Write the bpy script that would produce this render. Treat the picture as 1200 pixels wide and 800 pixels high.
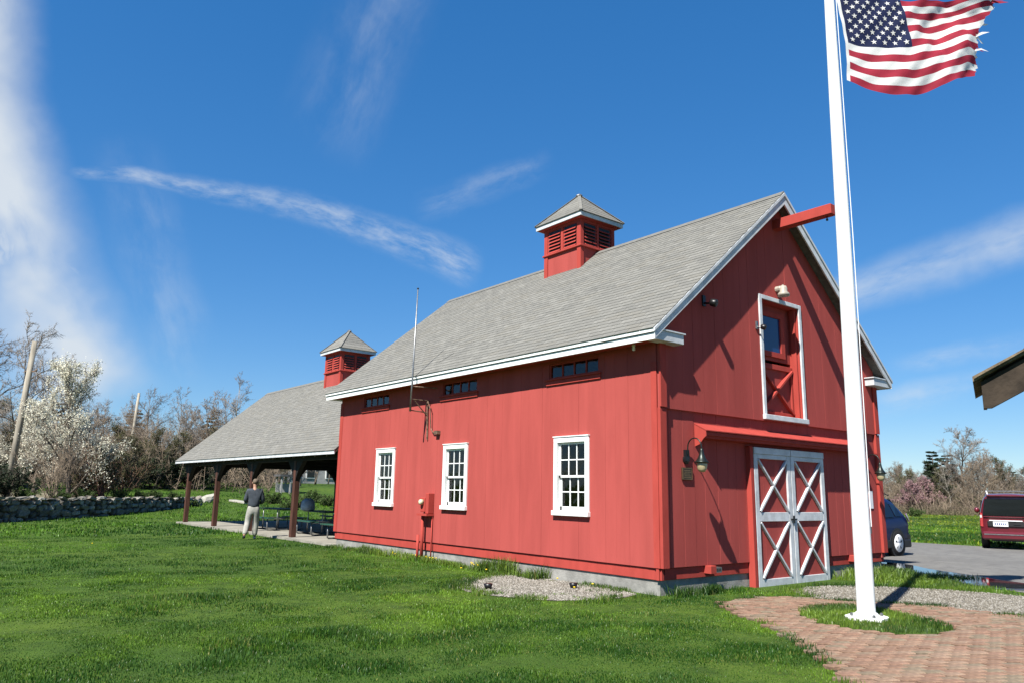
import bpy, bmesh, math, random
import numpy as np
from mathutils import Vector, Matrix
for o in list(bpy.data.objects): bpy.data.objects.remove(o)
random.seed(7); rng = np.random.default_rng(7)
sc = bpy.context.scene; COL = sc.collection
PI = math.pi
# ------------------------------------------------------------------ camera
CAM = np.array([-9.512, -8.080, 1.133]); FPX = 881.46
YAW, PITCH, ROLL = 0.67403, 0.19732, 0.01836
_f = np.array([math.sin(YAW)*math.cos(PITCH), math.cos(YAW)*math.cos(PITCH), math.sin(PITCH)])
_r = np.array([math.cos(YAW), -math.sin(YAW), 0.0]); _u = np.cross(_r, _f)
RT = _r*math.cos(ROLL)+_u*math.sin(ROLL); UP = -_r*math.sin(ROLL)+_u*math.cos(ROLL); FW = _f
cd = bpy.data.cameras.new('camera'); cam = bpy.data.objects.new('camera', cd); COL.objects.link(cam)
cd.sensor_width = 36; cd.lens = FPX/1200*36; cd.clip_end = 3000; cd.clip_start = .1
cam.matrix_world = Matrix([[RT[i], UP[i], -FW[i], CAM[i]] for i in range(3)]+[[0, 0, 0, 1]])
sc.camera = cam
# ------------------------------------------------------------------ light
SUN_AZ, SUN_EL = math.radians(19), math.radians(51)      # light travels toward +x, a little +y
ld = np.array([math.cos(SUN_AZ)*math.cos(SUN_EL), math.sin(SUN_AZ)*math.cos(SUN_EL), -math.sin(SUN_EL)])
sl = bpy.data.lights.new('sun', 'SUN'); sl.energy = 5.0; sl.angle = math.radians(.53); sl.color = (1, .955, .88)
sun = bpy.data.objects.new('sun', sl); COL.objects.link(sun)
sun.rotation_euler = Vector(ld).to_track_quat('-Z', 'Y').to_euler(); sun.location = (-30, -10, 40)
sc.view_settings.view_transform = 'Standard'; sc.view_settings.look = 'None'
sc.view_settings.exposure = 1.2; sc.view_settings.gamma = 1; sc.view_settings.use_curve_mapping = False
def ray(px, py):
    r = FW*FPX+RT*(px-600)-UP*(py-400); return r/np.linalg.norm(r[:2])
def unit(v): v = np.asarray(v, float); return v/np.linalg.norm(v)
# ---- node helpers
class NT:
    def __init__(s, tree): s.t = tree; s.n = tree.nodes; s.l = tree.links
    def add(s, typ, **kw):
        n = s.n.new(typ)
        for k, v in kw.items():
            if k.startswith('i_'):
                key = k[2:]; key = int(key) if key.isdigit() else key.replace('_', ' ')
                if hasattr(v, 'is_output') and v.is_output: s.l.new(v, n.inputs[key])
                else: n.inputs[key].default_value = v
            else: setattr(n, k, v)
        return n
    def math(s, op, a, b=None, c=None, clamp=False):
        n = s.n.new('ShaderNodeMath'); n.operation = op; n.use_clamp = clamp
        for i, x in enumerate((a, b, c)):
            if x is None: continue
            if hasattr(x, 'is_output'): s.l.new(x, n.inputs[i])
            else: n.inputs[i].default_value = x
        return n.outputs[0]
    def ss(s, x, a, b):
        n = s.n.new('ShaderNodeMapRange'); n.interpolation_type = 'SMOOTHSTEP'; s.l.new(x, n.inputs[0])
        n.inputs[1].default_value = a; n.inputs[2].default_value = b; return n.outputs[0]
    def mix(s, fac, a, b, blend='MIX'):
        n = s.n.new('ShaderNodeMix'); n.data_type = 'RGBA'; n.blend_type = blend
        for k, x in ((0, fac), (6, a), (7, b)):
            if hasattr(x, 'is_output'): s.l.new(x, n.inputs[k])
            else: n.inputs[k].default_value = x if k == 0 else (*x[:3], 1)
        return n.outputs[2]
# ------------------------------------------------------------------ sky
w = bpy.data.worlds.new('World'); sc.world = w; w.use_nodes = True
N = NT(w.node_tree); N.n.clear()
sky = N.add('ShaderNodeTexSky', sky_type='NISHITA', sun_disc=False, sun_elevation=SUN_EL,
            sun_rotation=math.atan2(-ld[0], -ld[1]) % (2*PI), altitude=20, air_density=1.0, dust_density=0.0, ozone_density=3.0)
gm = N.add('ShaderNodeGamma', i_Color=sky.outputs[0], i_Gamma=.60)
tn = N.mix(1.0, gm.outputs[0], (.74, .87, 1.0), 'MULTIPLY')
hs = N.add('ShaderNodeHueSaturation', i_Hue=.508, i_Saturation=1.45, i_Value=1.34, i_Color=tn)
tc = N.add('ShaderNodeTexCoord'); D = tc.outputs['Generated']
wn = N.add('ShaderNodeTexNoise', i_Vector=D, i_Scale=3.2, i_Detail=6, i_Roughness=.6)
wv = N.add('ShaderNodeVectorMath', operation='SUBTRACT', i_0=wn.outputs['Color'], i_1=(.5, .5, .5))
def dot(v, n): return N.add('ShaderNodeVectorMath', operation='DOT_PRODUCT', i_0=v, i_1=tuple(float(a) for a in n)).outputs['Value']
def streak(p0, p1, w0, w1, amp, warp, fade0=.15, fade1=.15, fib=30, soft=1.0, bow=0.0, lo=.35, hi=.75, brk=7.0):
    a, b = unit(ray(*p0)), unit(ray(*p1)); n = unit(np.cross(a, b)); m = unit(a+b); t = unit(np.cross(n, m)); half = math.acos(a@b)/2
    wrp = N.add('ShaderNodeVectorMath', operation='SCALE', i_0=wv.outputs[0]); wrp.inputs['Scale'].default_value = warp
    dv = N.add('ShaderNodeVectorMath', operation='ADD', i_0=D, i_1=wrp.outputs[0]).outputs[0]
    al = N.math('DIVIDE', dot(dv, t), math.sin(half)); ac = dot(dv, n)
    if bow: ac = N.math('SUBTRACT', ac, N.math('MULTIPLY', N.math('SUBTRACT', 1.0, N.math('MULTIPLY', al, al)), bow))
    wid = N.math('MULTIPLY_ADD', al, (w1-w0)/2/FPX, (w1+w0)/2/FPX); wid = N.math('MAXIMUM', wid, .001)
    q = N.math('DIVIDE', ac, wid)
    prof = N.ss(N.math('ABSOLUTE', q), 1.0, 1.0-soft)
    e0 = N.ss(al, -1-fade0, -1+fade0); e1 = N.ss(al, 1+fade1, 1-fade1)
    front = N.ss(dot(D, m), .2, .5)
    cv = N.add('ShaderNodeCombineXYZ', i_X=N.math('MULTIPLY', al, fib*half*.35), i_Y=N.math('MULTIPLY', ac, fib), i_Z=float(p0[0]))
    fn = N.add('ShaderNodeTexNoise', i_Vector=cv.outputs[0], i_Scale=1.0, i_Detail=7, i_Roughness=.62)
    fac = N.ss(fn.outputs[0], lo, hi)
    bn = N.add('ShaderNodeTexNoise', i_Vector=dv, i_Scale=brk, i_Detail=5, i_Roughness=.65); fac = N.math('MULTIPLY', fac, N.ss(bn.outputs[0], .24, .54))
    r = prof
    for x in (e0, e1, front, fac): r = N.math('MULTIPLY', r, x)
    return N.math('MULTIPLY', r, amp)
ms = [streak((-60, -160), (104, 466), 72, 82, 1.05, .085, .3, .10, 13, 1.0, .03, .0, .5, 2.2),
      streak((-60, 120), (116, 456), 66, 52, .80, .10, .3, .12, 40, 1.0, .02, .25, .68, 4.0),
      streak((-80, 0), (84, 340), 64, 54, .60, .09, .3, .2, 30, 1.0, .02, .22, .66, 3.0),
      streak((95, 203), (552, 316), 9, 34, .55, .036, .12, .07, 60, 1.0, -.026, .28, .75, 9.0),
      streak((330, 246), (545, 312), 12, 24, .36, .045, .2, .05, 110, 1.0, -.010, .35, .78, 14.0),
      streak((470, -60), (385, 150), 66, 66, .26, .07, .4, .4, 18, 1.0, 0, .3, .8, 5.0),
      streak((960, 350), (1290, 245), 28, 42, .50, .05, .3, .3, 30, 1.0, 0, .15, .65, 4.0),
      streak((1030, 470), (1260, 425), 24, 20, .50, .05, .3, .3, 34, 1.0, 0, .22, .7, 5.0),
      streak((1060, 420), (1300, 385), 16, 20, .34, .05, .3, .3, 34, 1.0, 0, .25, .7, 5.0),
      streak((500, 240), (640, 190), 26, 20, .26, .06, .3, .3, 34, 1.0, 0, .3, .75, 8.0),
      streak((150, 190), (215, 440), 44, 50, .24, .06, .3, .3, 20, 1.0, 0, .3, .75, 6.0)]
tot = ms[0]
for m_ in ms[1:]: tot = N.math('MAXIMUM', tot, m_)
tot = N.math('MINIMUM', tot, .92)
cloud = N.mix(tot, hs.outputs[0], (3.6, 3.9, 4.2))
bg = N.add('ShaderNodeBackground', i_Color=cloud, i_Strength=.088)
N.l.new(bg.outputs[0], N.add('ShaderNodeOutputWorld').inputs[0])

# ------------------------------------------------------------------ materials
MAT = {}
def alb(c): k = .72 if max(c) < .75 else .88; return tuple(x*k for x in c)
def pm(name, col, rough=.7, metal=0, spec=.4, var=.12, scale=6, bump=0, bscale=60, col2=None, stretch=(1, 1, 1), transl=0, coat=0, coords='Object', detail=5, warp=None):
    col = alb(col)
    m = bpy.data.materials.new(name); m.use_nodes = True; T = NT(m.node_tree); T.n.clear()
    out = T.add('ShaderNodeOutputMaterial'); b = T.add('ShaderNodeBsdfPrincipled', i_Roughness=rough, i_Metallic=metal)
    b.inputs['Specular IOR Level'].default_value = spec
    if coat: b.inputs['Coat Weight'].default_value = coat; b.inputs['Coat Roughness'].default_value = .04
    t = T.add('ShaderNodeTexCoord'); mp = T.add('ShaderNodeMapping', i_Vector=t.outputs[coords], i_Scale=stretch)
    n1 = T.add('ShaderNodeTexNoise', i_Vector=mp.outputs[0], i_Scale=scale, i_Detail=detail, i_Roughness=.6)
    c2 = col2 if col2 is not None else tuple(c*(1-2.2*var) for c in col)
    c1 = col if col2 is not None else tuple(min(1, c*(1+1.2*var)) for c in col)
    f = T.ss(n1.outputs[0], .3, .7)
    c = T.mix(f, c2, c1)
    oi = T.add('ShaderNodeObjectInfo')
    c = T.mix(T.math('MULTIPLY', oi.outputs['Random'], min(1, var*1.2)), c, tuple(x*.6 for x in col))
    T.l.new(c, b.inputs['Base Color'])
    if bump:
        n2 = T.add('ShaderNodeTexNoise', i_Vector=mp.outputs[0], i_Scale=bscale, i_Detail=4)
        bp = T.add('ShaderNodeBump', i_Strength=min(1, bump), i_Distance=.02, i_Height=n2.outputs[0]); T.l.new(bp.outputs[0], b.inputs['Normal'])
    sh = b.outputs[0]
    if transl:
        tr = T.add('ShaderNodeBsdfTranslucent', i_Color=c); sh = T.add('ShaderNodeMixShader', i_0=transl, i_1=sh, i_2=tr.outputs[0]).outputs[0]
    T.l.new(sh, out.inputs[0]); MAT[name] = m; return m
def glassmat(name, tint=(.02, .025, .03), see=.0, rough=.02):
    m = bpy.data.materials.new(name); m.use_nodes = True; T = NT(m.node_tree); T.n.clear()
    out = T.add('ShaderNodeOutputMaterial')
    g = T.add('ShaderNodeBsdfGlossy', i_Roughness=rough, i_Color=(1, 1, 1, 1))
    base = T.add('ShaderNodeBsdfTransparent', i_Color=(.75, .8, .8, 1)).outputs[0] if see else T.add('ShaderNodeBsdfDiffuse', i_Color=(*tint, 1)).outputs[0]
    lw = T.add('ShaderNodeFresnel', i_IOR=1.5)
    nz = T.add('ShaderNodeTexNoise', i_Scale=1.4, i_Detail=2); bp = T.add('ShaderNodeBump', i_Strength=.06, i_Distance=.05, i_Height=nz.outputs[0]); T.l.new(bp.outputs[0], g.inputs['Normal'])
    T.l.new(T.add('ShaderNodeMixShader', i_0=lw.outputs[0], i_1=base, i_2=g.outputs[0]).outputs[0], out.inputs[0]); MAT[name] = m; return m
RED = (.44, .088, .077)
pm('red_paint', RED, .8, 0, .03, .045, 1.3, .10, 45, stretch=(2.2, 2.2, .35))
pm('red_trim', (.45, .072, .058), .75, 0, .04, .05, 2.5, .08, 40, stretch=(2, 2, .6))
pm('white_trim', (.78, .79, .77), .5, 0, .4, .05, 3, .05, 40)
pm('white_shaded', (.69, .715, .735), .55, 0, .4, .09, 5, .06, 50)  # white trim with the gable's bluish skylit shade put into its colour
pm('pole_white', (.86, .86, .84), .5, 0, .35, .012, 3, .02, 20, stretch=(4, 4, .3))
pm('concrete', (.34, .335, .31), .9, 0, .2, .15, 4, .3, 40)
pm('slab_concrete', (.34, .32, .27), .9, 0, .2, .12, 2, .2, 40)
for i, c in enumerate([(.208, .204, .186), (.220, .216, .196), (.194, .191, .175), (.236, .231, .210), (.212, .205, .182)]):
    pm('shingle%d' % i, c, .95, 0, .1, .07, 9, .3, 90)
pm('roof_base', (.17, .168, .155), .95, 0, .2, .15, 8, .3, 60)
pm('soffit_wood', (.20, .15, .10), .8, 0, .2, .15, 5, .1, 40, stretch=(1, .2, 1))
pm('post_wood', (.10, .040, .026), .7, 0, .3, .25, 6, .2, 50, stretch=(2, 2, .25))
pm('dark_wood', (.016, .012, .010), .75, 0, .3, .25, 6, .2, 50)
pm('black_metal', (.018, .018, .02), .4, .3, .5, .1, 8)
pm('bronze', (.03, .04, .035), .38, .6, .5, .15, 9)
pm('galv', (.33, .34, .34), .42, .8, .5, .15, 12)
pm('rust_metal', (.24, .16, .11), .7, .3, .3, .3, 18)
pm('jar_glass', (.55, .47, .28), .25, 0, .6, .1, 9)
pm('beige_paint', (.46, .42, .35), .5, 0, .4, .1, 9)
pm('plaque', (.10, .055, .03), .4, .4, .5, .2, 14)
pm('plaque_text', (.30, .20, .10), .4, .5, .5, .1, 14)
pm('paper', (.75, .76, .78), .8, 0, .2, .04, 9)
pm('interior', (.10, .085, .07), .9, 0, .1, .2, 2)
pm('meter_face', (.72, .68, .45), .2, 0, .6, .1, 9)
pm('lead', (.30, .31, .30), .5, .6, .4, .15, 6)
glassmat('pane', see=1); glassmat('car_glass', (.004, .0045, .006), rough=.12); glassmat('loft_glass', (.012, .03, .10))
# ground
def ground_mat(name, stops, scale1, scale2, bump=.4, bsc=30, rough=.95):
    m = bpy.data.materials.new(name); m.use_nodes = True; T = NT(m.node_tree); T.n.clear()
    out = T.add('ShaderNodeOutputMaterial'); b = T.add('ShaderNodeBsdfPrincipled', i_Roughness=rough); b.inputs['Specular IOR Level'].default_value = .15
    stops = [alb(q) for q in stops]
    t = T.add('ShaderNodeTexCoord').outputs['Object']
    a = T.add('ShaderNodeTexNoise', i_Vector=t, i_Scale=scale1, i_Detail=7, i_Roughness=.65); c = T.add('ShaderNodeTexNoise', i_Vector=t, i_Scale=scale2, i_Detail=6, i_Roughness=.7)
    r = T.mix(T.ss(a.outputs[0], .35, .65), stops[0], stops[1]); r = T.mix(T.ss(c.outputs[0], .38, .72), r, stops[2])
    T.l.new(r, b.inputs['Base Color'])
    n2 = T.add('ShaderNodeTexNoise', i_Vector=t, i_Scale=bsc, i_Detail=5, i_Roughness=.7)
    bp = T.add('ShaderNodeBump', i_Strength=bump, i_Distance=.05, i_Height=n2.outputs[0]); T.l.new(bp.outputs[0], b.inputs['Normal'])
    T.l.new(b.outputs[0], out.inputs[0]); MAT[name] = m
ground_mat('lawn_soil', ((.050, .105, .012), (.085, .14, .016), (.035, .07, .010)), .22, 3.0, .6, 22)
ground_mat('asphalt', ((.17, .165, .155), (.21, .205, .19), (.14, .135, .13)), .35, 3.5, .3, 120)
ground_mat('gravel_bed', ((.25, .225, .175), (.30, .27, .215), (.17, .15, .11)), .9, 16, .7, 70)
ground_mat('sand_joint', ((.09, .065, .042), (.12, .09, .06), (.04, .055, .016)), 1.2, 9, .5, 60)
ground_mat('bed_soil', ((.20, .165, .115), (.28, .24, .18), (.09, .10, .035)), .5, 3, .7, 14)
ground_mat('wet_asphalt', ((.05, .05, .05), (.07, .07, .07), (.04, .04, .04)), .7, 5, .2, 80, .35)
for i, c in enumerate([(.295, .185, .125), (.315, .205, .142), (.268, .165, .113), (.285, .205, .142), (.255, .20, .138), (.31, .188, .13), (.33, .225, .158)]):
    pm('brick%d' % i, c, .9, 0, .2, .16, 14, .4, 70)
for i, c in enumerate([(.25, .235, .20), (.42, .40, .35), (.15, .14, .125), (.30, .27, .225)]):
    pm('stone%d' % i, c, .9, 0, .2, .25, 5, .5, 18)
for i, c in enumerate([(.30, .28, .235), (.20, .185, .155), (.13, .12, .10), (.38, .36, .32)]):
    pm('pebble%d' % i, c, .9, 0, .2, .1, 20)
pm('pale_rock', (.42, .41, .35), .9, 0, .2, .1, 8, .3, 30)
pm('bark', (0.217, 0.177, 0.138), .9, 0, .2, .25, 5, .4, 30)
pm('bark_pale', (.33, .30, .25), .9, 0, .2, .2, 5, .4, 30)
pm('twig', (0.217, 0.181, 0.148), .9, 0, .2, .25, .6)
pm('twig_grey', (0.268, 0.239, 0.210), .9, 0, .2, .25, .6)
pm('twig_warm', (0.268, 0.210, 0.152), .9, 0, .2, .25, .6)
pm('twig_red', (0.275, 0.152, 0.109), .9, 0, .2, .25, .6)
pm('leaf_dark', (.030, .050, .018), .7, 0, .3, .3, .8, transl=.2)
pm('leaf_olive', (.12, .12, .045), .7, 0, .3, .3, .8, transl=.25)
pm('leaf_green', (.085, .15, .03), .7, 0, .3, .3, .8, transl=.3)
pm('blossom', (.80, .77, .62), .7, 0, .2, .1, 1, transl=.3)
pm('blossom_pink', (.48, .30, .31), .7, 0, .2, .15, 1, transl=.3)
pm('dandelion', (.75, .55, .02), .7, 0, .2, .05, 4)
pm('dry_grass', (.23, .20, .12), .9, 0, .2, .2, 1, transl=.2)
pm('old_pole', (.40, .36, .29), .9, 0, .2, .2, 3, .3, 30, stretch=(3, 3, .3))

# ------------------------------------------------------------------ mesh helpers
SQZ = None      # (centre x, factor): narrows what is built while it is set
class MB:
    def __init__(s): s.v = []; s.f = []; s.m = []; s.cur = 0
    def add(s, vs, fs):
        o = len(s.v); s.v += [tuple(float(c) for c in p) for p in vs]
        s.f += [tuple(i+o for i in f) for f in fs]; s.m += [s.cur]*len(fs); return s
    def box(s, x0, x1, y0, y1, z0, z1):
        if x0 > x1: x0, x1 = x1, x0
        if y0 > y1: y0, y1 = y1, y0
        if z0 > z1: z0, z1 = z1, z0
        v = [(x, y, z) for z in (z0, z1) for x, y in ((x0, y0), (x1, y0), (x1, y1), (x0, y1))]
        return s.add(v, [(3, 2, 1, 0), (4, 5, 6, 7), (0, 1, 5, 4), (1, 2, 6, 5), (2, 3, 7, 6), (3, 0, 4, 7)])
    def bar(s, p, q, wd, th, up=(0, 0, 1)):
        p = np.array(p, float); q = np.array(q, float); d = unit(q-p); a = np.cross(d, up)
        if np.linalg.norm(a) < 1e-5: a = np.cross(d, (1, 0, 0))
        a = unit(a)*wd/2; b = unit(np.cross(a, d))*th/2
        v = [e+sa*a+sb*b for e in (p, q) for sa, sb in ((-1, -1), (1, -1), (1, 1), (-1, 1))]
        return s.add(v, [(0, 1, 2, 3), (7, 6, 5, 4), (4, 5, 1, 0), (5, 6, 2, 1), (6, 7, 3, 2), (7, 4, 0, 3)])
    def prism(s, poly, ext):
        n = len(poly); p = np.array(poly, float); e = np.array(ext, float)
        nn = np.zeros(3)
        for i in range(n): nn += np.cross(p[i], p[(i+1) % n])
        if nn@e > 0: p = p[::-1]
        return s.add(list(p)+list(p+e), [tuple(range(n)), tuple(range(2*n-1, n-1, -1))]+[((i+1) % n, i, n+i, n+(i+1) % n) for i in range(n)])
    def tube(s, pts, rads, n=8, cap=True):
        pts = [np.array(p, float) for p in pts]; rings = []; o = len(s.v)
        if np.isscalar(rads): rads = [rads]*len(pts)
        a = None
        for i, p in enumerate(pts):
            d = pts[min(i+1, len(pts)-1)]-pts[max(i-1, 0)]; d = d/(np.linalg.norm(d)+1e-9)
            if a is None: a = np.cross(d, (0, 0, 1)) if abs(d[2]) < .9 else np.cross(d, (1, 0, 0))
            a = a-d*(a@d); a = a/(np.linalg.norm(a)+1e-9); b = np.cross(d, a)
            for k in range(n):
                t = 2*PI*k/n; s.v.append(tuple(p+rads[i]*(math.cos(t)*a+math.sin(t)*b)))
        fs = []
        for i in range(len(pts)-1):
            for k in range(n): fs.append((o+i*n+k, o+i*n+(k+1) % n, o+(i+1)*n+(k+1) % n, o+(i+1)*n+k))
        if cap: fs += [tuple(o+k for k in range(n-1, -1, -1)), tuple(o+(len(pts)-1)*n+k for k in range(n))]
        s.f += fs; s.m += [s.cur]*len(fs); return s
    def lathe(s, prof, c, n=16, axis=(0, 0, 1)):
        ax = unit(axis); return s.tube([np.array(c)+ax*z for r, z in prof], [max(r, .0005) for r, z in prof], n)
    def ball(s, c, r, n=10, k=6):
        r = np.array(r if not np.isscalar(r) else (r, r, r), float); c = np.array(c, float); o = len(s.v)
        vs = [c+r*np.array((0, 0, -1))]
        for i in range(1, k):
            t = -PI/2+PI*i/k
            for j in range(n): a = 2*PI*j/n; vs.append(c+r*np.array((math.cos(t)*math.cos(a), math.cos(t)*math.sin(a), math.sin(t))))
        vs.append(c+r*np.array((0, 0, 1))); fs = [(0, 1+(j+1) % n, 1+j) for j in range(n)]
        for i in range(k-2):
            for j in range(n): A = 1+i*n+j; B = 1+i*n+(j+1) % n; fs.append((A, B, B+n, A+n))
        L = len(vs)-1; fs += [(L, L-n+j, L-n+(j+1) % n) for j in range(n)]
        return s.add(vs, fs)
    def build(s, name, mat, parent=None, smooth=False, bevel=0, sub=0):
        off = wloc(parent) if parent else np.zeros(3)
        me = bpy.data.meshes.new(name); v = np.array(s.v, float)
        if SQZ: v[:, 0] = SQZ[0]+(v[:, 0]-SQZ[0])*SQZ[1]
        v = v-off
        me.from_pydata(v.tolist(), [], s.f); me.update()
        mats = mat if isinstance(mat, (list, tuple)) else [mat]
        for m in mats: me.materials.append(MAT[m])
        if len(mats) > 1: me.polygons.foreach_set('material_index', s.m)
        if smooth: me.polygons.foreach_set('use_smooth', [True]*len(me.polygons))
        o = bpy.data.objects.new(name, me); COL.objects.link(o)
        if parent: o.parent = parent
        if bevel: b = o.modifiers.new('bevel', 'BEVEL'); b.width = bevel; b.segments = 1; b.limit_method = 'ANGLE'
        if sub: b = o.modifiers.new('sub', 'SUBSURF'); b.levels = sub; b.render_levels = sub
        return o
def wloc(o):
    p = np.zeros(3)
    while o: p += np.array(o.location); o = o.parent
    return p
def tag(o, label=None, cat=None, group=None, kind=None):
    for k, v in (('label', label), ('category', cat), ('group', group), ('kind', kind)):
        if v: o[k] = v
    return o
def thing(name, label, cat, loc=(0, 0, 0), group=None):
    o = bpy.data.objects.new(name, None); COL.objects.link(o); o.location = loc; o.empty_display_size = .3
    return tag(o, label, cat, group)
def copy_tree(o, parent=None):
    c = o.copy(); COL.objects.link(c); c.parent = parent
    for ch in list(o.children): copy_tree(ch, c)
    return c
def npmesh(name, verts, faces_flat, nper, mat, matidx=None, cols=None):
    """fast mesh: faces all with nper corners"""
    me = bpy.data.meshes.new(name); nv = len(verts); nf = len(faces_flat)//nper
    me.vertices.add(nv); me.vertices.foreach_set('co', np.asarray(verts, np.float32).ravel())
    me.loops.add(nf*nper); me.loops.foreach_set('vertex_index', np.asarray(faces_flat, np.int32))
    me.polygons.add(nf); me.polygons.foreach_set('loop_start', np.arange(nf, dtype=np.int32)*nper)
    for m in (mat if isinstance(mat, (list, tuple)) else [mat]): me.materials.append(MAT[m])
    if matidx is not None: me.polygons.foreach_set('material_index', np.asarray(matidx, np.int32))
    me.update(calc_edges=True)
    if cols is not None:
        a = me.color_attributes.new('Col', 'FLOAT_COLOR', 'POINT')
        a.data.foreach_set('color', np.concatenate([cols, np.ones((nv, 1))], 1).astype(np.float32).ravel())
    o = bpy.data.objects.new(name, me); COL.objects.link(o); return o
def inpoly(x, y, poly):
    x = np.asarray(x); y = np.asarray(y); r = np.zeros(x.shape, bool); n = len(poly)
    for i in range(n):
        (x1, y1), (x2, y2) = poly[i], poly[(i+1) % n]
        if y1 == y2: continue
        c = ((y1 > y) != (y2 > y)) & (x < (x2-x1)*(y-y1)/(y2-y1)+x1); r ^= c
    return r
def smooth_poly(p, it=2):
    for _ in range(it):
        q = []
        for i in range(len(p)):
            a = np.array(p[i]); b = np.array(p[(i+1) % len(p)]); q += [tuple(.75*a+.25*b), tuple(.25*a+.75*b)]
        p = q
    return p
def sst(x, a, b): t = np.clip((np.asarray(x, float)-a)/(b-a), 0, 1); return t*t*(3-2*t)
_ng = rng.random((64, 64))
def vnoise(x, y):
    x = np.asarray(x, float) % 64; y = np.asarray(y, float) % 64; xi = x.astype(int); yi = y.astype(int); fx = x-xi; fy = y-yi
    fx = fx*fx*(3-2*fx); fy = fy*fy*(3-2*fy); X = (xi+1) % 64; Y = (yi+1) % 64; xi %= 64; yi %= 64
    return (_ng[xi, yi]*(1-fx)+_ng[X, yi]*fx)*(1-fy)+(_ng[xi, Y]*(1-fx)+_ng[X, Y]*fx)*fy
# ------------------------------------------------------------------ terrain
G0 = -.42
def gz(x, y):
    x = np.asarray(x, float); y = np.asarray(y, float)
    rise = 2.0*sst(y, 26, 60)+.012*np.clip(y-60, 0, 300)
    return G0+rise*(1-sst(x, 30, 70))+4.5*sst(x+.4*y, 130, 260)*(1-sst(x, 30, 70)*.2)
def hit(px, py):
    r = ray(px, py); t = 3.0
    while t < 400:
        p = CAM+r*t
        if p[2] <= gz(p[0], p[1]): return p
        t += .05 if t < 40 else .2
    return CAM+r*100
def far(px, d):
    r = ray(px, 570); p = CAM+r*d; return np.array([p[0], p[1], float(gz(p[0], p[1]))])
def topz(px, py, d): return float((CAM+ray(px, py)*d)[2])
L = 11.48; W = 7.4
ax = np.concatenate([np.arange(-1500, -60, 60), np.arange(-60, -20, 8), np.arange(-20, 120, 2.5), np.arange(120, 300, 12), np.arange(300, 1501, 60)])
gx, gy = np.meshgrid(ax, ax, indexing='ij'); nx = len(ax)
gv = np.stack([gx, gy, gz(gx, gy)], -1).reshape(-1, 3)
ii = (np.arange(nx-1)[:, None]*nx+np.arange(nx-1)[None]).ravel()
g = npmesh('ground', gv, np.stack([ii, ii+nx, ii+nx+1, ii+1], 1).ravel(), 4, 'lawn_soil'); tag(g, kind='structure')
def sheet(name, poly, z, mat, kind='structure'):
    mb = MB(); n = len(poly); mb.add([(x, y, z) for x, y in poly], [tuple(range(n))])
    o = mb.build(name, mat); bm = bmesh.new(); bm.from_mesh(o.data)
    bmesh.ops.triangulate(bm, faces=bm.faces[:]); bmesh.ops.recalc_face_normals(bm, faces=bm.faces[:])
    if sum(f.normal.z*f.calc_area() for f in bm.faces) < 0: bmesh.ops.reverse_faces(bm, faces=bm.faces[:])
    bm.to_mesh(o.data); bm.free(); return tag(o, kind=kind)
ASPH = [(8.3, 24), (8.3, 4), (9.2, 1.6), (8.6, .1), (7.6, -.9), (6.6, -1.9), (6.0, -3.0), (5.2, -5), (4.6, -9), (4.4, -40), (20.1, -40), (20.1, 24)]
GRAV = smooth_poly([(2.6, -.60), (3.6, -.55), (4.6, -1.2), (5.3, -2.3), (5.35, -3.4), (4.9, -5), (4.5, -9), (3.3, -9), (2.62, -5.0), (2.55, -4.0), (2.75, -3.0), (1.9, -2.15), (1.95, -1.5), (2.3, -.9)], 2)
PATH = [(-.12, -1.2), (.1, -1.02), (.49, -.95), (1.29, -1.0), (1.75, -1.35), (1.95, -1.9), (2.25, -2.4), (2.7, -2.95), (2.62, -4.2), (2.7, -5.5), (3.3, -9), (-5, -9), (-5.2, -6.4), (-3.9, -5.3), (-2.88, -4.47), (-2.1, -3.8), (-1.33, -2.95), (-.85, -2.3), (-.5, -1.8)]
ISL = smooth_poly([(.41, -2.0), (1.14, -1.95), (1.75, -2.3), (1.45, -3.06), (.92, -3.95), (.2, -4.03), (-.36, -3.7), (-.48, -2.87)], 2)
GPATCH = smooth_poly([(-2.35, 2.3), (-1.1, 3.45), (-.3, 3.7), (.05, 3.6), (.05, .5), (-.5, .15), (-1.35, .2), (-1.9, .6), (-2.25, 1.4)], 2)
PUD = smooth_poly([(9.9, 1.5), (9.9, .6), (9.0, -.2), (8.5, -1.2), (7.9, -2.0), (7.6, -2.8), (6.9, -3.0), (6.25, -2.55), (6.45, -2.0), (7.0, -1.5), (7.5, -.9), (8.3, .0), (8.8, .7)], 2)
sheet('parking_road', ASPH, G0+.008, 'asphalt'); sheet('gravel_path', GRAV, G0+.012, 'gravel_bed')
GIN = [(-.75+(x+.75)*.98, 1.9+(y-1.9)*.98) for x, y in GPATCH]
sheet('gravel_bed', GIN, G0+.006, 'gravel_bed')
pth = sheet('brick_path', PATH, G0+.004, 'sand_joint'); sheet('flagpole_island', ISL, G0+.024, 'lawn_soil')
WETP = [(np.mean([p[0] for p in PUD])+(x-np.mean([p[0] for p in PUD]))*1.12, np.mean([p[1] for p in PUD])+(y-np.mean([p[1] for p in PUD]))*1.12) for x, y in PUD]
sheet('wet_road', WETP, G0+.012, 'wet_asphalt')
m = bpy.data.materials.new('puddle_water'); m.use_nodes = True; T = NT(m.node_tree); b = T.n['Principled BSDF']
b.inputs['Base Color'].default_value = (.015, .014, .012, 1); b.inputs['Roughness'].default_value = .03; b.inputs['IOR'].default_value = 1.33
nz = T.add('ShaderNodeTexNoise', i_Scale=2.5, i_Detail=2); bp = T.add('ShaderNodeBump', i_Strength=.03, i_Distance=.02, i_Height=nz.outputs[0]); T.l.new(bp.outputs[0], b.inputs['Normal']); MAT['puddle_water'] = m
sheet('puddle', PUD, G0+.016, 'puddle_water')
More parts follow.
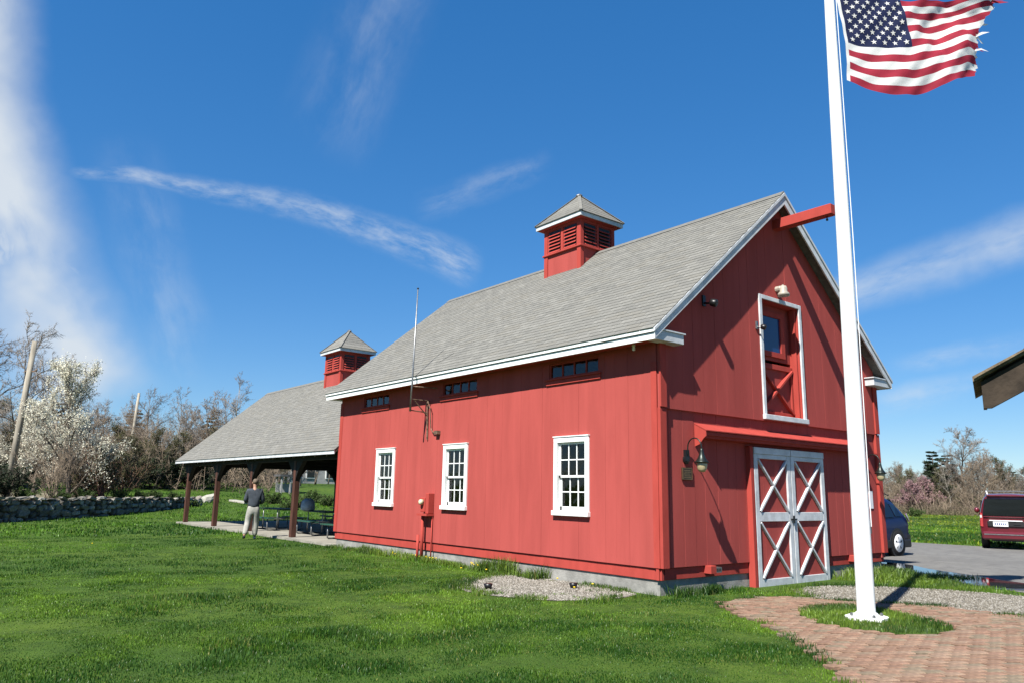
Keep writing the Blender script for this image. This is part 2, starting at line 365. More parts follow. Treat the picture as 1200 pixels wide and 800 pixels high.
# ------------------------------------------------------------------ brick paving
def wedge_brick(mi):
    mb = MB(); lx, ly, h, b = .099, .049, .036, .006
    vs = [(-lx, -ly, 0), (lx, -ly, 0), (lx, ly, 0), (-lx, ly, 0), (-lx, -ly, h-b), (lx, -ly, h-b), (lx, ly, h-b), (-lx, ly, h-b),
          (-lx+b, -ly+b, h), (lx-b, -ly+b, h), (lx-b, ly-b, h), (-lx+b, ly-b, h)]
    fs = [(8, 9, 10, 11)]+[(i, (i+1) % 4, 4+(i+1) % 4, 4+i) for i in range(4)]+[(4+i, 4+(i+1) % 4, 8+(i+1) % 4, 8+i) for i in range(4)]
    return np.array(vs), fs
bv, bf = wedge_brick(0); ang = math.radians(-28); ca, sa = math.cos(ang), math.sin(ang)
bl = []
for r_ in range(-90, 90):
    for c_ in range(-45, 45):
        u_ = (c_+.5*(r_ % 2))*.212; v_ = r_*.112
        x = .5+u_*ca-v_*sa; y = -4+u_*sa+v_*ca; bl.append((x, y, r_, c_))
ba = np.array([b_[:2] for b_ in bl]); ok = inpoly(ba[:, 0], ba[:, 1], PATH) & ~inpoly(ba[:, 0], ba[:, 1], ISL)
bl = [b_ for b_, k in zip(bl, ok) if k]
def brick_xf(b_):
    x, y = b_[:2]; t = ang+random.gauss(0, .022); z = G0+.004+random.gauss(.003, .004)-.012*float(vnoise(x*1.5+9, y*1.5))
    return Matrix.Translation((x+random.gauss(0, .003), y+random.gauss(0, .003), z)) @ Matrix.Rotation(t, 4, 'Z') @ Matrix.Rotation(random.gauss(0, .018), 4, 'X') @ Matrix.Rotation(random.gauss(0, .012), 4, 'Y')
def visf(b_):
    d = np.array([b_[0], b_[1], G0])-CAM; z = d@FW; px = 600+FPX*(d@RT)/z; py = 400-FPX*(d@UP)/z
    return (0 if (z > 0 and px < 1215 and py < 815) else 50)+np.linalg.norm(d)
bl.sort(key=visf)
bmesh_d = []
for i in range(7):
    me = bpy.data.meshes.new('brick'); me.from_pydata(bv.tolist(), [], bf); me.materials.append(MAT['brick%d' % i]); bmesh_d.append(me)
def brick_i(b_):
    n = vnoise(b_[0]*1.1+3, b_[1]*1.1); return random.choices(range(7), [2, 2, 1.5, 1.2+2*n, .6+2*n, 2, 1.5])[0]
for b_ in bl[:300]:
    o = bpy.data.objects.new('brick', bmesh_d[brick_i(b_)]); COL.objects.link(o); o.parent = pth; o.matrix_local = brick_xf(b_)
mb = MB()
for b_ in bl[300:]:
    M = brick_xf(b_); mb.cur = brick_i(b_); mb.add([tuple(M @ Vector(v)) for v in bv], bf)
tag(mb.build('paving_bricks', ['brick%d' % i for i in range(7)], pth), kind='stuff')

# ------------------------------------------------------------------ roof shingles
SLOPE = .8366
def shingle_roof(parent_roof, xe, ze, xr, zr, y0, y1, nobj, root_off):
    e = np.array([xe, 0, ze]); r_ = np.array([xr, 0, zr]); up = unit(r_-e); ln = np.linalg.norm(r_-e); nrm = unit(np.cross((0, -1, 0), up))
    if nrm[2] < 0: nrm = -nrm
    ydir = np.array([0, 1., 0]); exp = .137; tw = .295
    vs = np.array([(-.145, 0, -.004), (.145, 0, -.004), (.145, 0, .0075), (-.145, 0, .0075), (.144, exp*1.06, .001), (-.144, exp*1.06, .001), (.144, exp*1.06, -.004), (-.144, exp*1.06, -.004)])
    fs = [(0, 1, 2, 3), (3, 2, 4, 5), (1, 6, 4, 2), (7, 0, 3, 5)]
    items = []
    nc = int(ln/exp)
    for c in range(nc):
        k0 = 0
        y = y0+.15-(.147 if c % 2 else 0)-random.random()*.03
        while y < y1+.1:
            hw = 1.0
            items.append((c*exp-.012, min(max(y, y0+.13), y1-.13))); y += tw
    def dist(it): p = e+up*it[0]+ydir*it[1]; return np.linalg.norm(p-CAM)
    items.sort(key=dist)
    mes = []
    for i in range(5):
        me = bpy.data.meshes.new('shingle'); me.from_pydata(vs.tolist(), [], fs); me.materials.append(MAT['shingle%d' % i]); mes.append(me)
    mb = MB()
    # local frame: x=-ydir? keep right handed: X = ydir x? (X,Y,Z)=(a,up,nrm)
    a = np.cross(up, nrm)
    for j, it in enumerate(items):
        p = e+up*it[0]+ydir*it[1]+nrm*(.006+random.random()*.002); tl = random.gauss(0, .006)
        i = random.choices(range(5), [3, 3, 2, 1.5, 2])[0]
        if j < nobj:
            o = bpy.data.objects.new('shingle', mes[i]); COL.objects.link(o); o.parent = parent_roof
            pp = p-root_off; aa = unit(a+up*tl); uu = np.cross(nrm, aa)
            o.matrix_local = Matrix([[aa[k], uu[k], nrm[k], pp[k]] for k in range(3)]+[[0, 0, 0, 1]])
        else:
            mb.cur = i; mb.add([p+a*v[0]+up*v[1]+nrm*v[2] for v in vs], fs)
    tag(mb.build('roof_shingles', ['shingle%d' % i for i in range(5)], parent_roof), kind='stuff')

# ------------------------------------------------------------------ cupola (built at origin of its own, ridge centre at 0,0, z=0 is ridge)
def cupola(parent, cx, cy, zr):
    global SQZ
    SQZ = (cx, .89); H = .66
    b = MB().box(cx-H, cx+H, cy-H, cy+H, zr-.75, zr+.80).build('cupola', 'red_paint', parent)
    mb = MB()
    for x0, x1, y0, y1 in ((-H-.035, -H+.1, -H-.035, -H+.1), (H-.1, H+.035, -H-.035, -H+.1), (-H-.035, -H+.1, H-.1, H+.035), (H-.1, H+.035, H-.1, H+.035)):
        MB().box(cx+x0, cx+x1, cy+y0, cy+y1, zr-.75, zr+.80).build('corner_board', 'red_trim', b, bevel=.006)
    MB().box(cx-H-.07, cx+H+.07, cy-H-.07, cy+H+.07, zr+.05, zr+.10).build('ledge', 'red_trim', b, bevel=.008)
    # louvers : on -x and -y faces (and the opposite ones)
    for axis in 'xy':
        for sgn in (-1, 1):
            def bx(u0, u1, z0, z1, d0, d1, nm, mt, tilt=0):
                m_ = MB()
                if axis == 'x': m_.box(cx+sgn*(H+d0), cx+sgn*(H+d1), cy+u0, cy+u1, zr+z0, zr+z1)
                else: m_.box(cx+u0, cx+u1, cy+sgn*(H+d0), cy+sgn*(H+d1), zr+z0, zr+z1)
                if tilt:
                    vv = []
                    for v in m_.v:
                        k = 0 if axis == 'x' else 1; c = cx if axis == 'x' else cy
                        dd = sgn*(v[k]-c)-H; v = list(v); v[2] -= (dd-d0)*tilt; vv.append(tuple(v))
                    m_.v = vv
                return m_.build(nm, mt, b)
            bx(-.09+.05, .04, .10, .80, .0, .035, 'mullion', 'red_trim')
            bx(-H+.1, H-.1, .72, .80, .0, .03, 'louver_head', 'red_trim')
            for s0, s1 in ((-.52, -.07), (.07, .52)):
                bx(s0, s1, .12, .70, .002, .006, 'louver_back', 'black_metal')
                for k in range(6): bx(s0, s1, .150+k*.092, .165+k*.092, .008, .055, 'louver_slat', 'red_trim', .9)
    # eave trim and pyramid roof
    E_ = .86
    MB().box(cx-E_+.05, cx+E_-.05, cy-E_+.05, cy+E_-.05, zr+.79, zr+.83).build('soffit', 'red_trim', b)
    mb = MB()
    for x0, x1, y0, y1 in ((-E_, E_, -E_, -E_+.03), (-E_, E_, E_-.03, E_), (-E_, -E_+.03, -E_+.03, E_-.03), (E_-.03, E_, -E_+.03, E_-.03)):
        mb.box(cx+x0, cx+x1, cy+y0, cy+y1, zr+.795, zr+.90)
    mb.build('eave_trim', 'white_shaded', b)
    mb = MB(); R_ = E_+.03; n = 8; z0, z1 = .905, 1.76
    for q in range(4):
        t = q*PI/2; ux, uy = math.cos(t), math.sin(t); tx, ty = -uy, ux
        for k in range(n):
            f0 = k/n; f1 = (k+1)/n+.02; r0 = R_*(1-f0); r1 = R_*max(0, 1-f1); h0 = z0+(z1-z0)*f0; h1 = z0+(z1-z0)*min(1, f1)
            mb.cur = random.randrange(5)
            P_ = lambda r, s, h: (cx+ux*r+tx*s, cy+uy*r+ty*s, zr+h)
            mb.add([P_(r0, -r0, h0+.012), P_(r0, r0, h0+.012), P_(r1, r1, h1), P_(r1, -r1, h1), P_(r0, -r0, h0-.004), P_(r0, r0, h0-.004)], [(0, 1, 2, 3), (4, 5, 1, 0)])
    rf = mb.build('cupola_roof', ['shingle%d' % i for i in range(5)], b)
    mb = MB()
    for q in range(4):
        t = PI/4+q*PI/2; mb.bar((cx+math.cos(t)*R_*1.414, cy+math.sin(t)*R_*1.414, zr+z0+.016), (cx, cy, zr+z1+.016), .09, .012)
    mb.build('hip_cap', 'shingle1', b)
    MB().lathe([(.10, 0), (.09, .03), (.02, .07)], (cx, cy, zr+z1-.02), 8).build('finial_cap', 'galv', b)
    SQZ = None
    return b

# ------------------------------------------------------------------ barn
barn = thing('barn', 'big red board barn with white trim, grey shingle roof and one cupola', 'barn', (W/2, L/2, G0))
BO = np.array(barn.location)
ES, GO = .35, .25
def ztop(x): return 3.74+SLOPE*(min(x, W-x)+.4)            # roof surface
ZR = ztop(W/2)
fnd = MB()
for a in ((.06, .3, .06, L-.06), (W-.3, W-.06, .06, L-.06)): fnd.box(*a, G0-.3, -.17)
for a in ((.3, W-.3, .06, .3), (.3, W-.3, L-.3, L-.06)): fnd.box(*a, G0-.3, -.17)
fnd.build('foundation', 'concrete', barn)
MB().box(.3, W-.3, .3, L-.3, -.2, -.1).build('barn_floor', 'interior', barn)
# openings on the long wall (y0,y1,z0,z1)
WIN = [(1.56, 2.487), (5.265, 6.195), (8.345, 9.28)]
UPW = [(1.33, 2.66), (5.02, 6.35), (8.82, 10.15)]
OPL = [(a+.06, b-.06, .80, 2.09) for a, b in WIN]+[(a, b, 3.27, 3.56) for a, b in UPW]
def split(u0, u1, z0, z1, ops):
    """rects of [u0,u1]x[z0,z1] minus openings, cut into columns"""
    us = sorted({u0, u1}|{u for o in ops for u in o[:2] if u0 < u < u1}); out = []
    for a, b in zip(us, us[1:]):
        zz = [(z0, z1)]
        for o in ops:
            if o[0] <= a+1e-6 and o[1] >= b-1e-6:
                nz_ = []
                for p, q in zz:
                    if o[3] <= p or o[2] >= q: nz_.append((p, q)); continue
                    if o[2] > p: nz_.append((p, o[2]))
                    if o[3] < q: nz_.append((o[3], q))
                zz = nz_
        out += [(a, b, p, q) for p, q in zz]
    return out
def merge_board(rects):
    # join neighbouring columns having equal z-span
    out = []
    for r in rects:
        for k, s in enumerate(out):
            if abs(s[1]-r[0]) < 1e-6 and s[2] == r[2] and s[3] == r[3]: out[k] = (s[0], r[1], s[2], s[3]); break
        else: out.append(r)
    return out
# backing walls
mb = MB()
for a, b, p, q in split(.03, L-.03, -.1, 3.9, OPL): mb.box(.04, .14, a, b, p, q)
side = mb.build('side_wall', 'red_paint', barn)
MB().box(W-.14, W, 0, L, -.1, 3.95).build('rear_side_wall', 'red_paint', barn)
y = .004; k = 0
bws = []
while y < L-.01:
    wd = random.choice([.245, .245, .30, .36, .40, .27]); 
    if L-y-wd < .15: wd = L-.004-y
    bws.append((y, y+wd)); y += wd
ymin = 0
for (a, b) in bws:
    for r in merge_board(split(a+.0010, b-.0010, 0, 3.70, OPL)):
        j = random.uniform(-.0015, .0015)
        MB().box(j, .042, r[0], r[1], r[2], r[3]).build('siding_board', 'red_paint', side, bevel=.0014)
MB().box(.03, .09, .0, L, -.185, -.012).build('skirt_board', 'red_trim', barn, bevel=.004)
MB().box(-.012, .02, .0+.0, .0+.12, .0, 3.3).build('corner_board', 'red_trim', barn, bevel=.004)
MB().box(-.012, .02, L-.14, L+.03, 0, 3.5).build('corner_board', 'red_trim', barn, bevel=.004)
# front gable
LOFT = (3.05, 4.355, 2.66, 4.89); DOOR = (2.56, 4.86, -.35, 1.95)
mb = MB()
for a, b, p, q in split(.14, W-.14, -.1, 2.54, [DOOR]): mb.box(a, b, .035, .14, p, q)
for a, b, p, q in split(.14, W-.14, 2.54, 3.95, [LOFT]): mb.box(a, b, .0, .14, p, q)
def gpoly(a, b, z0, y, ext, zoff=.16):
    pts = [(a, y, z0), (b, y, z0), (b, y, ztop(b)-zoff)]
    if a < W/2 < b: pts.append((W/2, y, ZR-zoff))
    pts.append((a, y, ztop(a)-zoff)); return pts
for a, b in ((.14, LOFT[0]), (LOFT[1], W-.14)): mb.prism(gpoly(a, b, 3.95, .0, .14), (0, .14, 0))
mb.prism(gpoly(LOFT[0], LOFT[1], LOFT[3], .0, .14), (0, .14, 0))
front = mb.build('gable_wall', 'red_paint', barn)
x = .02
while x < W-.02:
    wd = random.choice([.245, .30, .30, .36, .27]); b_ = x+wd
    if W-.02-b_ < .16: b_ = W-.02
    for r in merge_board(split(max(x, .19)+.0018, b_-.0018, .0, 2.56, [DOOR])) if b_ > .2 else []:
        j = random.uniform(-.0025, .0025); MB().box(r[0], r[1], j, .034, r[2], r[3]).build('siding_board', 'red_paint', front, bevel=.003)
    us = split(x+.0018, b_-.0018, 2.535, ztop(x if x < W/2 else b_)-.17, [LOFT])
    j = random.uniform(-.0025, .0025)-.045
    cols = sorted({(r[0], r[1]) for r in us})
    for a, c in cols:
        segs = [r for r in us if (r[0], r[1]) == (a, c)]; segs.sort(key=lambda r: r[2])
        inl = a >= LOFT[0]-1e-6 and c <= LOFT[1]+1e-6
        if inl:
            MB().box(a, c, j, -.001, 2.535, LOFT[2]).build('siding_board', 'red_paint', front, bevel=.003)
            MB().prism(gpoly(a, c, LOFT[3], j, 0), (0, -.001-j, 0)).build('siding_board', 'red_paint', front)
        else: MB().prism(gpoly(a, c, 2.535, j, 0), (0, -.001-j, 0)).build('siding_board', 'red_paint', front)
    x = b_
# corner boards, skirts of the gable
MB().box(.0, .155, -.065, -.002, .0, 2.53).build('corner_board', 'red_trim', barn, bevel=.004)
MB().box(.0, .155, -.085, -.05, 2.545, 3.62).build('corner_board', 'red_trim', barn, bevel=.004)
MB().box(W-.15, W+.02, -.065, -.002, .0, 2.53).build('corner_board', 'red_trim', barn, bevel=.004)
MB().box(W-.15, W+.02, -.085, -.05, 2.545, 3.62).build('corner_board', 'red_trim', barn, bevel=.004)
for a, b in ((.0, 2.4), (5.02, W)): MB().box(a, b, .03, .09, -.185, -.012).build('skirt_board', 'red_trim', barn, bevel=.004)
# rear gable
mb = MB(); mb.prism(gpoly(.14, W-.14, -.1, L-.14, 0), (0, .14, 0)); mb.build('rear_gable_wall', 'red_paint', barn)
# roof
mb = MB()
for s in (1, -1):
    X = lambda x: x if s == 1 else W-x
    mb.prism([(X(-ES), -GO, ztop(-ES)), (X(W/2), -GO, ZR), (X(W/2), -GO, ZR-.13), (X(-ES), -GO, ztop(-ES)-.13)], (0, L+2*GO, 0))
roof = mb.build('roof', 'roof_base', barn)
shingle_roof(roof, -ES-.03, ztop(-ES-.03), W/2, ZR, -GO-.03, L+GO+.03, 300, BO)
MB().prism([(W/2-.14, -GO-.03, ZR-.085), (W/2, -GO-.03, ZR+.035), (W/2+.14, -GO-.03, ZR-.085), (W/2, -GO-.03, ZR-.01)], (0, L+2*GO+.06, 0)).build('ridge_cap', 'shingle2', roof)
for yy in (-GO, L+GO):
    dy = -1 if yy < 0 else 1
    for s in (1, -1):
        X = lambda x: x if s == 1 else W-x
        e_ = -ES
        MB().prism([(X(e_), yy, ztop(e_)-.012), (X(W/2), yy, ZR-.012), (X(W/2), yy, ZR-.25), (X(e_), yy, ztop(e_)-.20)], (0, dy*.03, 0)).build('rake_board', 'white_shaded', barn)
        MB().prism([(X(e_-.02), yy+dy*.032, ztop(e_-.02)-.005), (X(W/2), yy+dy*.032, ZR-.005), (X(W/2), yy+dy*.032, ZR-.07), (X(e_-.02), yy+dy*.032, ztop(e_-.02)-.06)], (0, dy*.018, 0)).build('rake_trim', 'white_shaded', barn)
for s in (1, -1):
    X = lambda x: x if s == 1 else W-x
    zf = ztop(-ES)
    MB().box(X(-ES-.03), X(-ES), -GO-.03, L+GO+.03, zf-.085, zf-.012).build('fascia_board', 'white_trim', barn)
    MB().box(X(-ES-.002), X(-ES+.03), -GO-.028, L+GO+.028, zf-.20, zf-.10).build('fascia_board', 'white_trim', barn)
    MB().box(X(-ES+.03), X(.03), -.04, L, zf-.165, zf-.15).build('soffit', 'red_trim', barn)
    # cornice returns
    for yy, d in ((-GO, -1), (L+GO, 1)):
        MB().box(X(-ES+.03), X(.42), yy-d*.0, yy-d*.22, zf-.19, zf-.03).build('cornice_return', 'white_shaded', barn, bevel=.006)
        MB().box(X(-ES+.03), X(.45), yy+d*.02, yy-d*.22, zf-.028, zf-.005).build('return_cap', 'white_shaded', barn)
cupola(barn, 3.68, 5.67, ZR)
# windows
def window(y0, y1, z0, z1):
    w_ = MB().box(-.035, .01, y0, y1, z1-.10, z1).box(-.035, .01, y0, y0+.10, z0+.09, z1-.10).box(-.035, .01, y1-.10, y1, z0+.09, z1-.10).build('window', 'white_trim', barn, bevel=.004)
    MB().box(-.075, .02, y0-.012, y1+.012, z0, z0+.088).build('sill', 'white_trim', w_, bevel=.006)
    MB().box(-.05, .02, y0-.01, y1+.01, z1+.001, z1+.02).build('drip_cap', 'white_trim', w_)
    a, b = y0+.10, y1-.10; zb, zt = z0+.09, z1-.10
    MB().box(.01, .12, a-.03, a, zb, zt).box(.01, .12, b, b+.03, zb, zt).box(.01, .12, a, b, zt, zt+.03).box(.01, .12, a, b, zb-.03, zb).build('jamb', 'white_trim', w_)
    zm = (zb+zt)/2
    for (s0, s1, xo) in ((zm-.02, zt, .02), (zb, zm+.02, .055)):
        t = .045
        f = MB().box(xo, xo+.03, a, b, s1-t*.8, s1).box(xo, xo+.03, a, b, s0, s0+(t*.9 if s0 > zb else .075)).box(xo, xo+.03, a, a+t, s0, s1).box(xo, xo+.03, b-t, b, s0, s1)
        f.v = [(v[0]+(.0015 if i % 16 < 8 else 0), v[1], v[2]) for i, v in enumerate(f.v)]
        f = f.build('sash', 'white_trim', w_)
        lo = s0+(t*.9 if s0 > zb else .075); hi = s1-t*.8; pw = (b-a-2*t)/3; ph = (hi-lo)/2
        for c in range(3):
            for r in range(2):
                j = random.uniform(-.0012, .0012)
                MB().add([(xo+.016+j, a+t+c*pw, lo+r*ph), (xo+.016-j, a+t+(c+1)*pw, lo+r*ph), (xo+.016+j, a+t+(c+1)*pw, lo+(r+1)*ph), (xo+.016-j, a+t+c*pw, lo+(r+1)*ph)], [(3, 2, 1, 0)]).build('pane', 'pane', w_)
        for c in (1, 2): MB().box(xo+.002, xo+.027, a+t+c*pw-.01, a+t+c*pw+.01, lo, hi).build('muntin', 'white_trim', w_)
        MB().box(xo+.004, xo+.025, a+t, b-t, lo+ph-.01, lo+ph+.01).build('muntin', 'white_trim', w_)
for i, (a, b) in enumerate(WIN): window(a, b, .735, 2.15)
for a, b in UPW:
    w_ = MB().box(.02, .06, a, b, 3.27, 3.30).box(.02, .06, a, b, 3.53, 3.56).box(.02, .06, a, a+.03, 3.30, 3.53).box(.02, .06, b-.03, b, 3.30, 3.53).build('clerestory_window', 'red_trim', barn)
    for c in range(4):
        u0 = a+.03+(b-a-.06)*c/4; u1 = a+.03+(b-a-.06)*(c+1)/4
        MB().add([(.045, u0, 3.30), (.045, u1, 3.30), (.045, u1, 3.53), (.045, u0, 3.53)], [(3, 2, 1, 0)]).build('pane', 'pane', w_)
        if c: MB().box(.03, .055, u0-.015, u0+.015, 3.30, 3.53).build('mullion', 'red_trim', w_)
    MB().box(-.03, .02, a-.06, b+.06, 3.145, 3.235).build('sill_board', 'red_trim', w_, bevel=.004)
    MB().box(-.06, .02, a-.08, b+.08, 3.237, 3.262).build('sill', 'red_trim', w_, bevel=.004)
# a rough row of stored boards seen dimly inside the windows
# loft opening
lx0, lx1, lz0, lz1 = LOFT
lf = MB().box(lx0-.085, lx0, -.075, -.04, lz0-.005, lz1+.08).box(lx1, lx1+.085, -.075, -.04, lz0-.005, lz1+.08).box(lx0, lx1, -.075, -.04, lz1, lz1+.08).build('loft_frame', 'white_shaded', barn, bevel=.004)
MB().box(lx0-.10, lx1+.10, -.11, -.03, lz0-.10, lz0-.006).build('loft_sill', 'white_shaded', lf, bevel=.006)
MB().box(lx0-.02, lx0+.012, -.039, .40, lz0+.012, lz1-.012).box(lx1-.012, lx1+.02, -.039, .40, lz0+.012, lz1-.012).box(lx0, lx1, -.039, .40, lz1-.012, lz1+.02).box(lx0, lx1, -.039, .40, lz0-.02, lz0+.012).build('loft_jamb', 'red_trim', lf)
ld_ = MB().box(lx0, lx1, .16, .21, lz0, 3.70).build('loft_door', 'red_paint', lf)
for p, q in (((lx0+.1, 2.75), (lx1-.08, 3.62)), ((lx0+.1, 3.62), (lx1-.08, 2.75))): MB().bar((p[0], .13+(.012 if p[1] > 3 else 0), p[1]), (q[0], .13+(.012 if p[1] > 3 else 0), q[1]), .04, .11, (0, 1, 0)).build('brace', 'red_trim', ld_)
for a in ((lx0, lx0+.1, lz0, 3.7), (lx1-.1, lx1, lz0, 3.7), (lx0+.1, lx1-.1, lz0, lz0+.1), (lx0+.1, lx1-.1, 3.6, 3.7)): MB().box(a[0], a[1], .115, .159, a[2], a[3]).build('rail', 'red_trim', ld_, bevel=.004)
MB().box(lx0, lx1, .17, .21, 3.78, lz1).build('upper_panel', 'red_paint', lf)
wf = MB().box(lx0+.02, lx0+.12, .12, .165, 3.85, 4.75).box(lx0+.92, lx0+1.05, .12, .165, 3.85, 4.75).box(lx0+.12, lx0+.92, .12, .165, 4.65, 4.75).box(lx0+.12, lx0+.92, .12, .165, 3.85, 3.95).build('loft_window', 'red_trim', lf)
MB().add([(lx0+.12, .15, 3.95), (lx0+.92, .15, 3.95), (lx0+.92, .15, 4.65), (lx0+.12, .15, 4.65)], [(0, 1, 2, 3)]).build('loft_pane', 'loft_glass', lf)
MB().box(lx1-.06, lx1-.013, .0, .11, lz0+.013, lz1-.013).build('inner_post', 'red_trim', lf, bevel=.006)
# hay beam
MB().box(3.60, 3.80, -1.29, -.0, 6.42, 6.62).build('hay_beam', 'red_trim', barn, bevel=.008)
MB().lathe([(.012, 0), (.012, -.05), (.025, -.06), (.02, -.09)], (3.70, -1.15, 6.42), 8).build('beam_hook', 'black_metal', barn)
# awning above the doors
aw = MB(); prof = [(0.03, 2.325), (-.21, 2.205), (-.225, 2.195), (-.225, 2.135), (-.19, 2.125), (-.19, 2.09), (0.03, 2.075)]
aw.prism([(.98, p, z) for p, z in prof], (5.35, 0, 0)); aw = aw.build('awning', 'red_trim', barn)
for xx in (.955, 6.335):
    MB().prism([(xx, .03, 2.34), (xx, -.235, 2.205), (xx, -.235, 2.12), (xx, -.18, 2.08), (xx, -.10, 1.99), (xx, .03, 1.94)], (.022, 0, 0)).build('awning_bracket', 'red_trim', aw)
MB().prism([(.95, -.25, 2.205), (.95, .02, 2.342), (.95, .02, 2.356), (.95, -.25, 2.222)], (5.42, 0, 0)).build('awning_cap', 'red_trim', aw)
# doors
for k, (a, b) in enumerate(((2.515, 3.700), (3.720, 4.905))):
    dr = MB().box(a, b, -.058, -.03, -.425, 2.0).build('barn_door', 'red_paint', barn)
    st = .115
    for r in ((a, a+st, -.425, 1.90), (b-st, b, -.425, 1.90)): MB().box(r[0], r[1], -.098, -.0585, r[2], r[3]).build('stile', 'white_shaded', dr, bevel=.004)
    for z0, z1 in ((-.425, -.30), (.70, .86), (1.82, 1.90)): MB().box(a+st+.001, b-st-.001, -.096, -.0585, z0, z1).build('rail', 'white_shaded', dr, bevel=.004)
    MB().box(a, b, -.112, -.0585, 1.902, 2.02).build('top_rail', 'white_shaded', dr, bevel=.005)
    for z0, z1 in ((-.30, .70), (.86, 1.82)):
        p, q = a+st, b-st
        MB().bar((p+.02, -.076, z0+.02), (q-.02, -.076, z1-.02), .034, .075, (0, 1, 0)).build('brace', 'white_shaded', dr)
        MB().bar((p+.02, -.073, z1-.02), (q-.02, -.073, z0+.02), .034, .075, (0, 1, 0)).build('brace', 'white_shaded', dr)
    n = 5
    for c in range(n):
        u0 = a+st+(b-a-2*st)*c/n; u1 = a+st+(b-a-2*st)*(c+1)/n
        MB().box(u0+.0015, u1-.0015, -.064+random.uniform(-.001, .001), -.0575, -.30, 1.82).build('door_board', 'red_paint', dr)
MB().box(3.62, 3.80, -.125, -.10, .72, .745).box(3.66, 3.70, -.14, -.125, .66, .80).build('door_latch', 'black_metal', barn)
MB().box(2.40, 2.495, -.10, .03, G0-.02, 2.03).build('door_post', 'red_trim', barn, bevel=.005)
MB().box(4.92, 5.0, -.05, .03, G0-.02, 2.03).build('door_post', 'red_trim', barn, bevel=.005)
MB().box(2.45, 5.0, -.14, .3, G0-.05, -.435+.0).build('door_threshold', 'concrete', barn)
for xx in (1.14, 5.88):
    g_ = MB().box(xx, xx+.15, -.11, .05, -.13, .0).build('door_guide', 'red_trim', barn, bevel=.006)
    MB().box(xx+.152, xx+.30, -.105, -.02, -.115, -.03).build('guide_plate', 'galv', g_)
    for j in range(3): MB().box(xx+.17+j*.042, xx+.19+j*.042, -.108, -.1045, -.095, -.05).build('guide_slot', 'black_metal', g_)

# ------------------------------------------------------------------ fixtures on the barn
def gooseneck(x, z, label):
    t = thing('gooseneck_lamp', label, 'lamp', (x, 0, z))
    MB().lathe([(.075, 0), (.075, .03), (.03, .05)], (x, -.001, z), 12, (0, -1, 0)).box(x-.05, x+.05, -.05, -.001, z-.02, z+.16).build('wall_plate', 'black_metal', t)
    pts = [(x, -.04, z+.02), (x, -.06, z+.16)]
    for i in range(9):
        a = PI-PI*i/8; pts.append((x, -.20-.14*math.cos(PI-a)*-1*-1 if False else -.20+.14*math.cos(PI-a), z+.20+.15*math.sin(a)))
    pts = [(x, -.03, z+.02), (x, -.055, z+.10)]+[(x, -.195+.14*math.cos(i*PI/8), z+.20+.15*math.sin(i*PI/8)) for i in range(9)]+[(x, -.335, z+.14)]
    MB().tube(pts, .011, 8).build('arm', 'bronze', t, True)
    s = MB().lathe([(.022, .16), (.03, .12), (.04, .06), (.065, .0), (.10, -.05), (.125, -.075), (.12, -.078), (.06, -.01), (.02, .05)], (x, -.335, z+.02), 18).build('shade', 'bronze', t, True)
    MB().lathe([(.04, 0), (.085, -.005), (.088, -.05), (.075, -.12), (.045, -.16), (.005, -.165)], (x, -.335, z-.045), 14).build('jar', 'jar_glass', t, True)
gooseneck(.69, 1.72, 'bronze gooseneck wall lamp above the small brown plaque on the barn gable')
gooseneck(6.78, 1.72, 'bronze gooseneck wall lamp near the far edge of the gable, above white notice')
p = thing('wall_plaque', 'small brown metal plaque with raised lines under the gooseneck lamp', 'plaque', (.70, 0, 1.39))
MB().box(.565, .83, -.03, -.004, 1.385, 1.59).build('plate', 'plaque', p, bevel=.006)
MB().box(.575, .82, -.034, -.030, 1.395, 1.402).box(.575, .82, -.034, -.030, 1.573, 1.580).box(.575, .582, -.034, -.030, 1.402, 1.573).box(.813, .82, -.034, -.030, 1.402, 1.573).build('rim', 'plaque_text', p)
for k in range(5): MB().box(.61+.02*(k % 2), .785-.015*(k % 3), -.033, -.030, 1.42+k*.029, 1.432+k*.029).build('raised_line', 'plaque_text', p)
o = MB().box(6.86, 7.02, -.014, -.004, .93, 1.30).build('wall_notice', 'paper'); tag(o, 'white rectangular notice on the gable below the far gooseneck lamp', 'notice')
# floodlight above loft
t = thing('gable_lamp', 'beige weathered bell-shaped lamp over the loft opening', 'lamp', (3.62, -.05, 5.05))
MB().lathe([(.06, 0), (.06, .10), (.05, .12)], (3.62, -.046, 5.17), 10, (0, -1, 0)).build('wall_plate', 'beige_paint', t)
MB().lathe([(.055, .17), (.075, .12), (.07, .06), (.11, .02), (.115, -.03), (.10, -.035), (.01, -.03)], (3.62, -.20, 5.04), 14).build('shade', 'beige_paint', t, True)
MB().tube([(3.62, -.12, 5.18), (3.62, -.20, 5.22), (3.62, -.20, 5.18)], .03, 8).build('arm', 'beige_paint', t)
def spot(name, x, z, lab, m1, m2, s=1):
    t = thing(name, lab, 'lamp', (x, -.05, z))
    MB().box(x-.035*s, x+.035*s, -.075, -.046, z-.05*s, z+.12*s).build('wall_plate', m1, t, bevel=.005)
    MB().tube([(x, -.07, z), (x, -.14*s, z-.02), (x+.02, -.18*s, z-.02)], .015*s, 8).build('arm', m1, t)
    MB().lathe([(.03*s, -.05*s), (.055*s, -.03*s), (.06*s, .05*s), (.05*s, .06*s), (.005, .055*s)], (x+.02, -.20*s, z-.02), 12, (.3, -.85, -.3)).build('lamp_head', m2, t, True)
spot('spotlight', 1.25, 4.48, 'black spotlight high on the shaded gable below the left roof rake', 'black_metal', 'black_metal', 1.2)
spot('insulator_light', 2.86, 4.30, 'small black fitting fixed beside the left edge of the loft frame', 'galv', 'black_metal', .9)
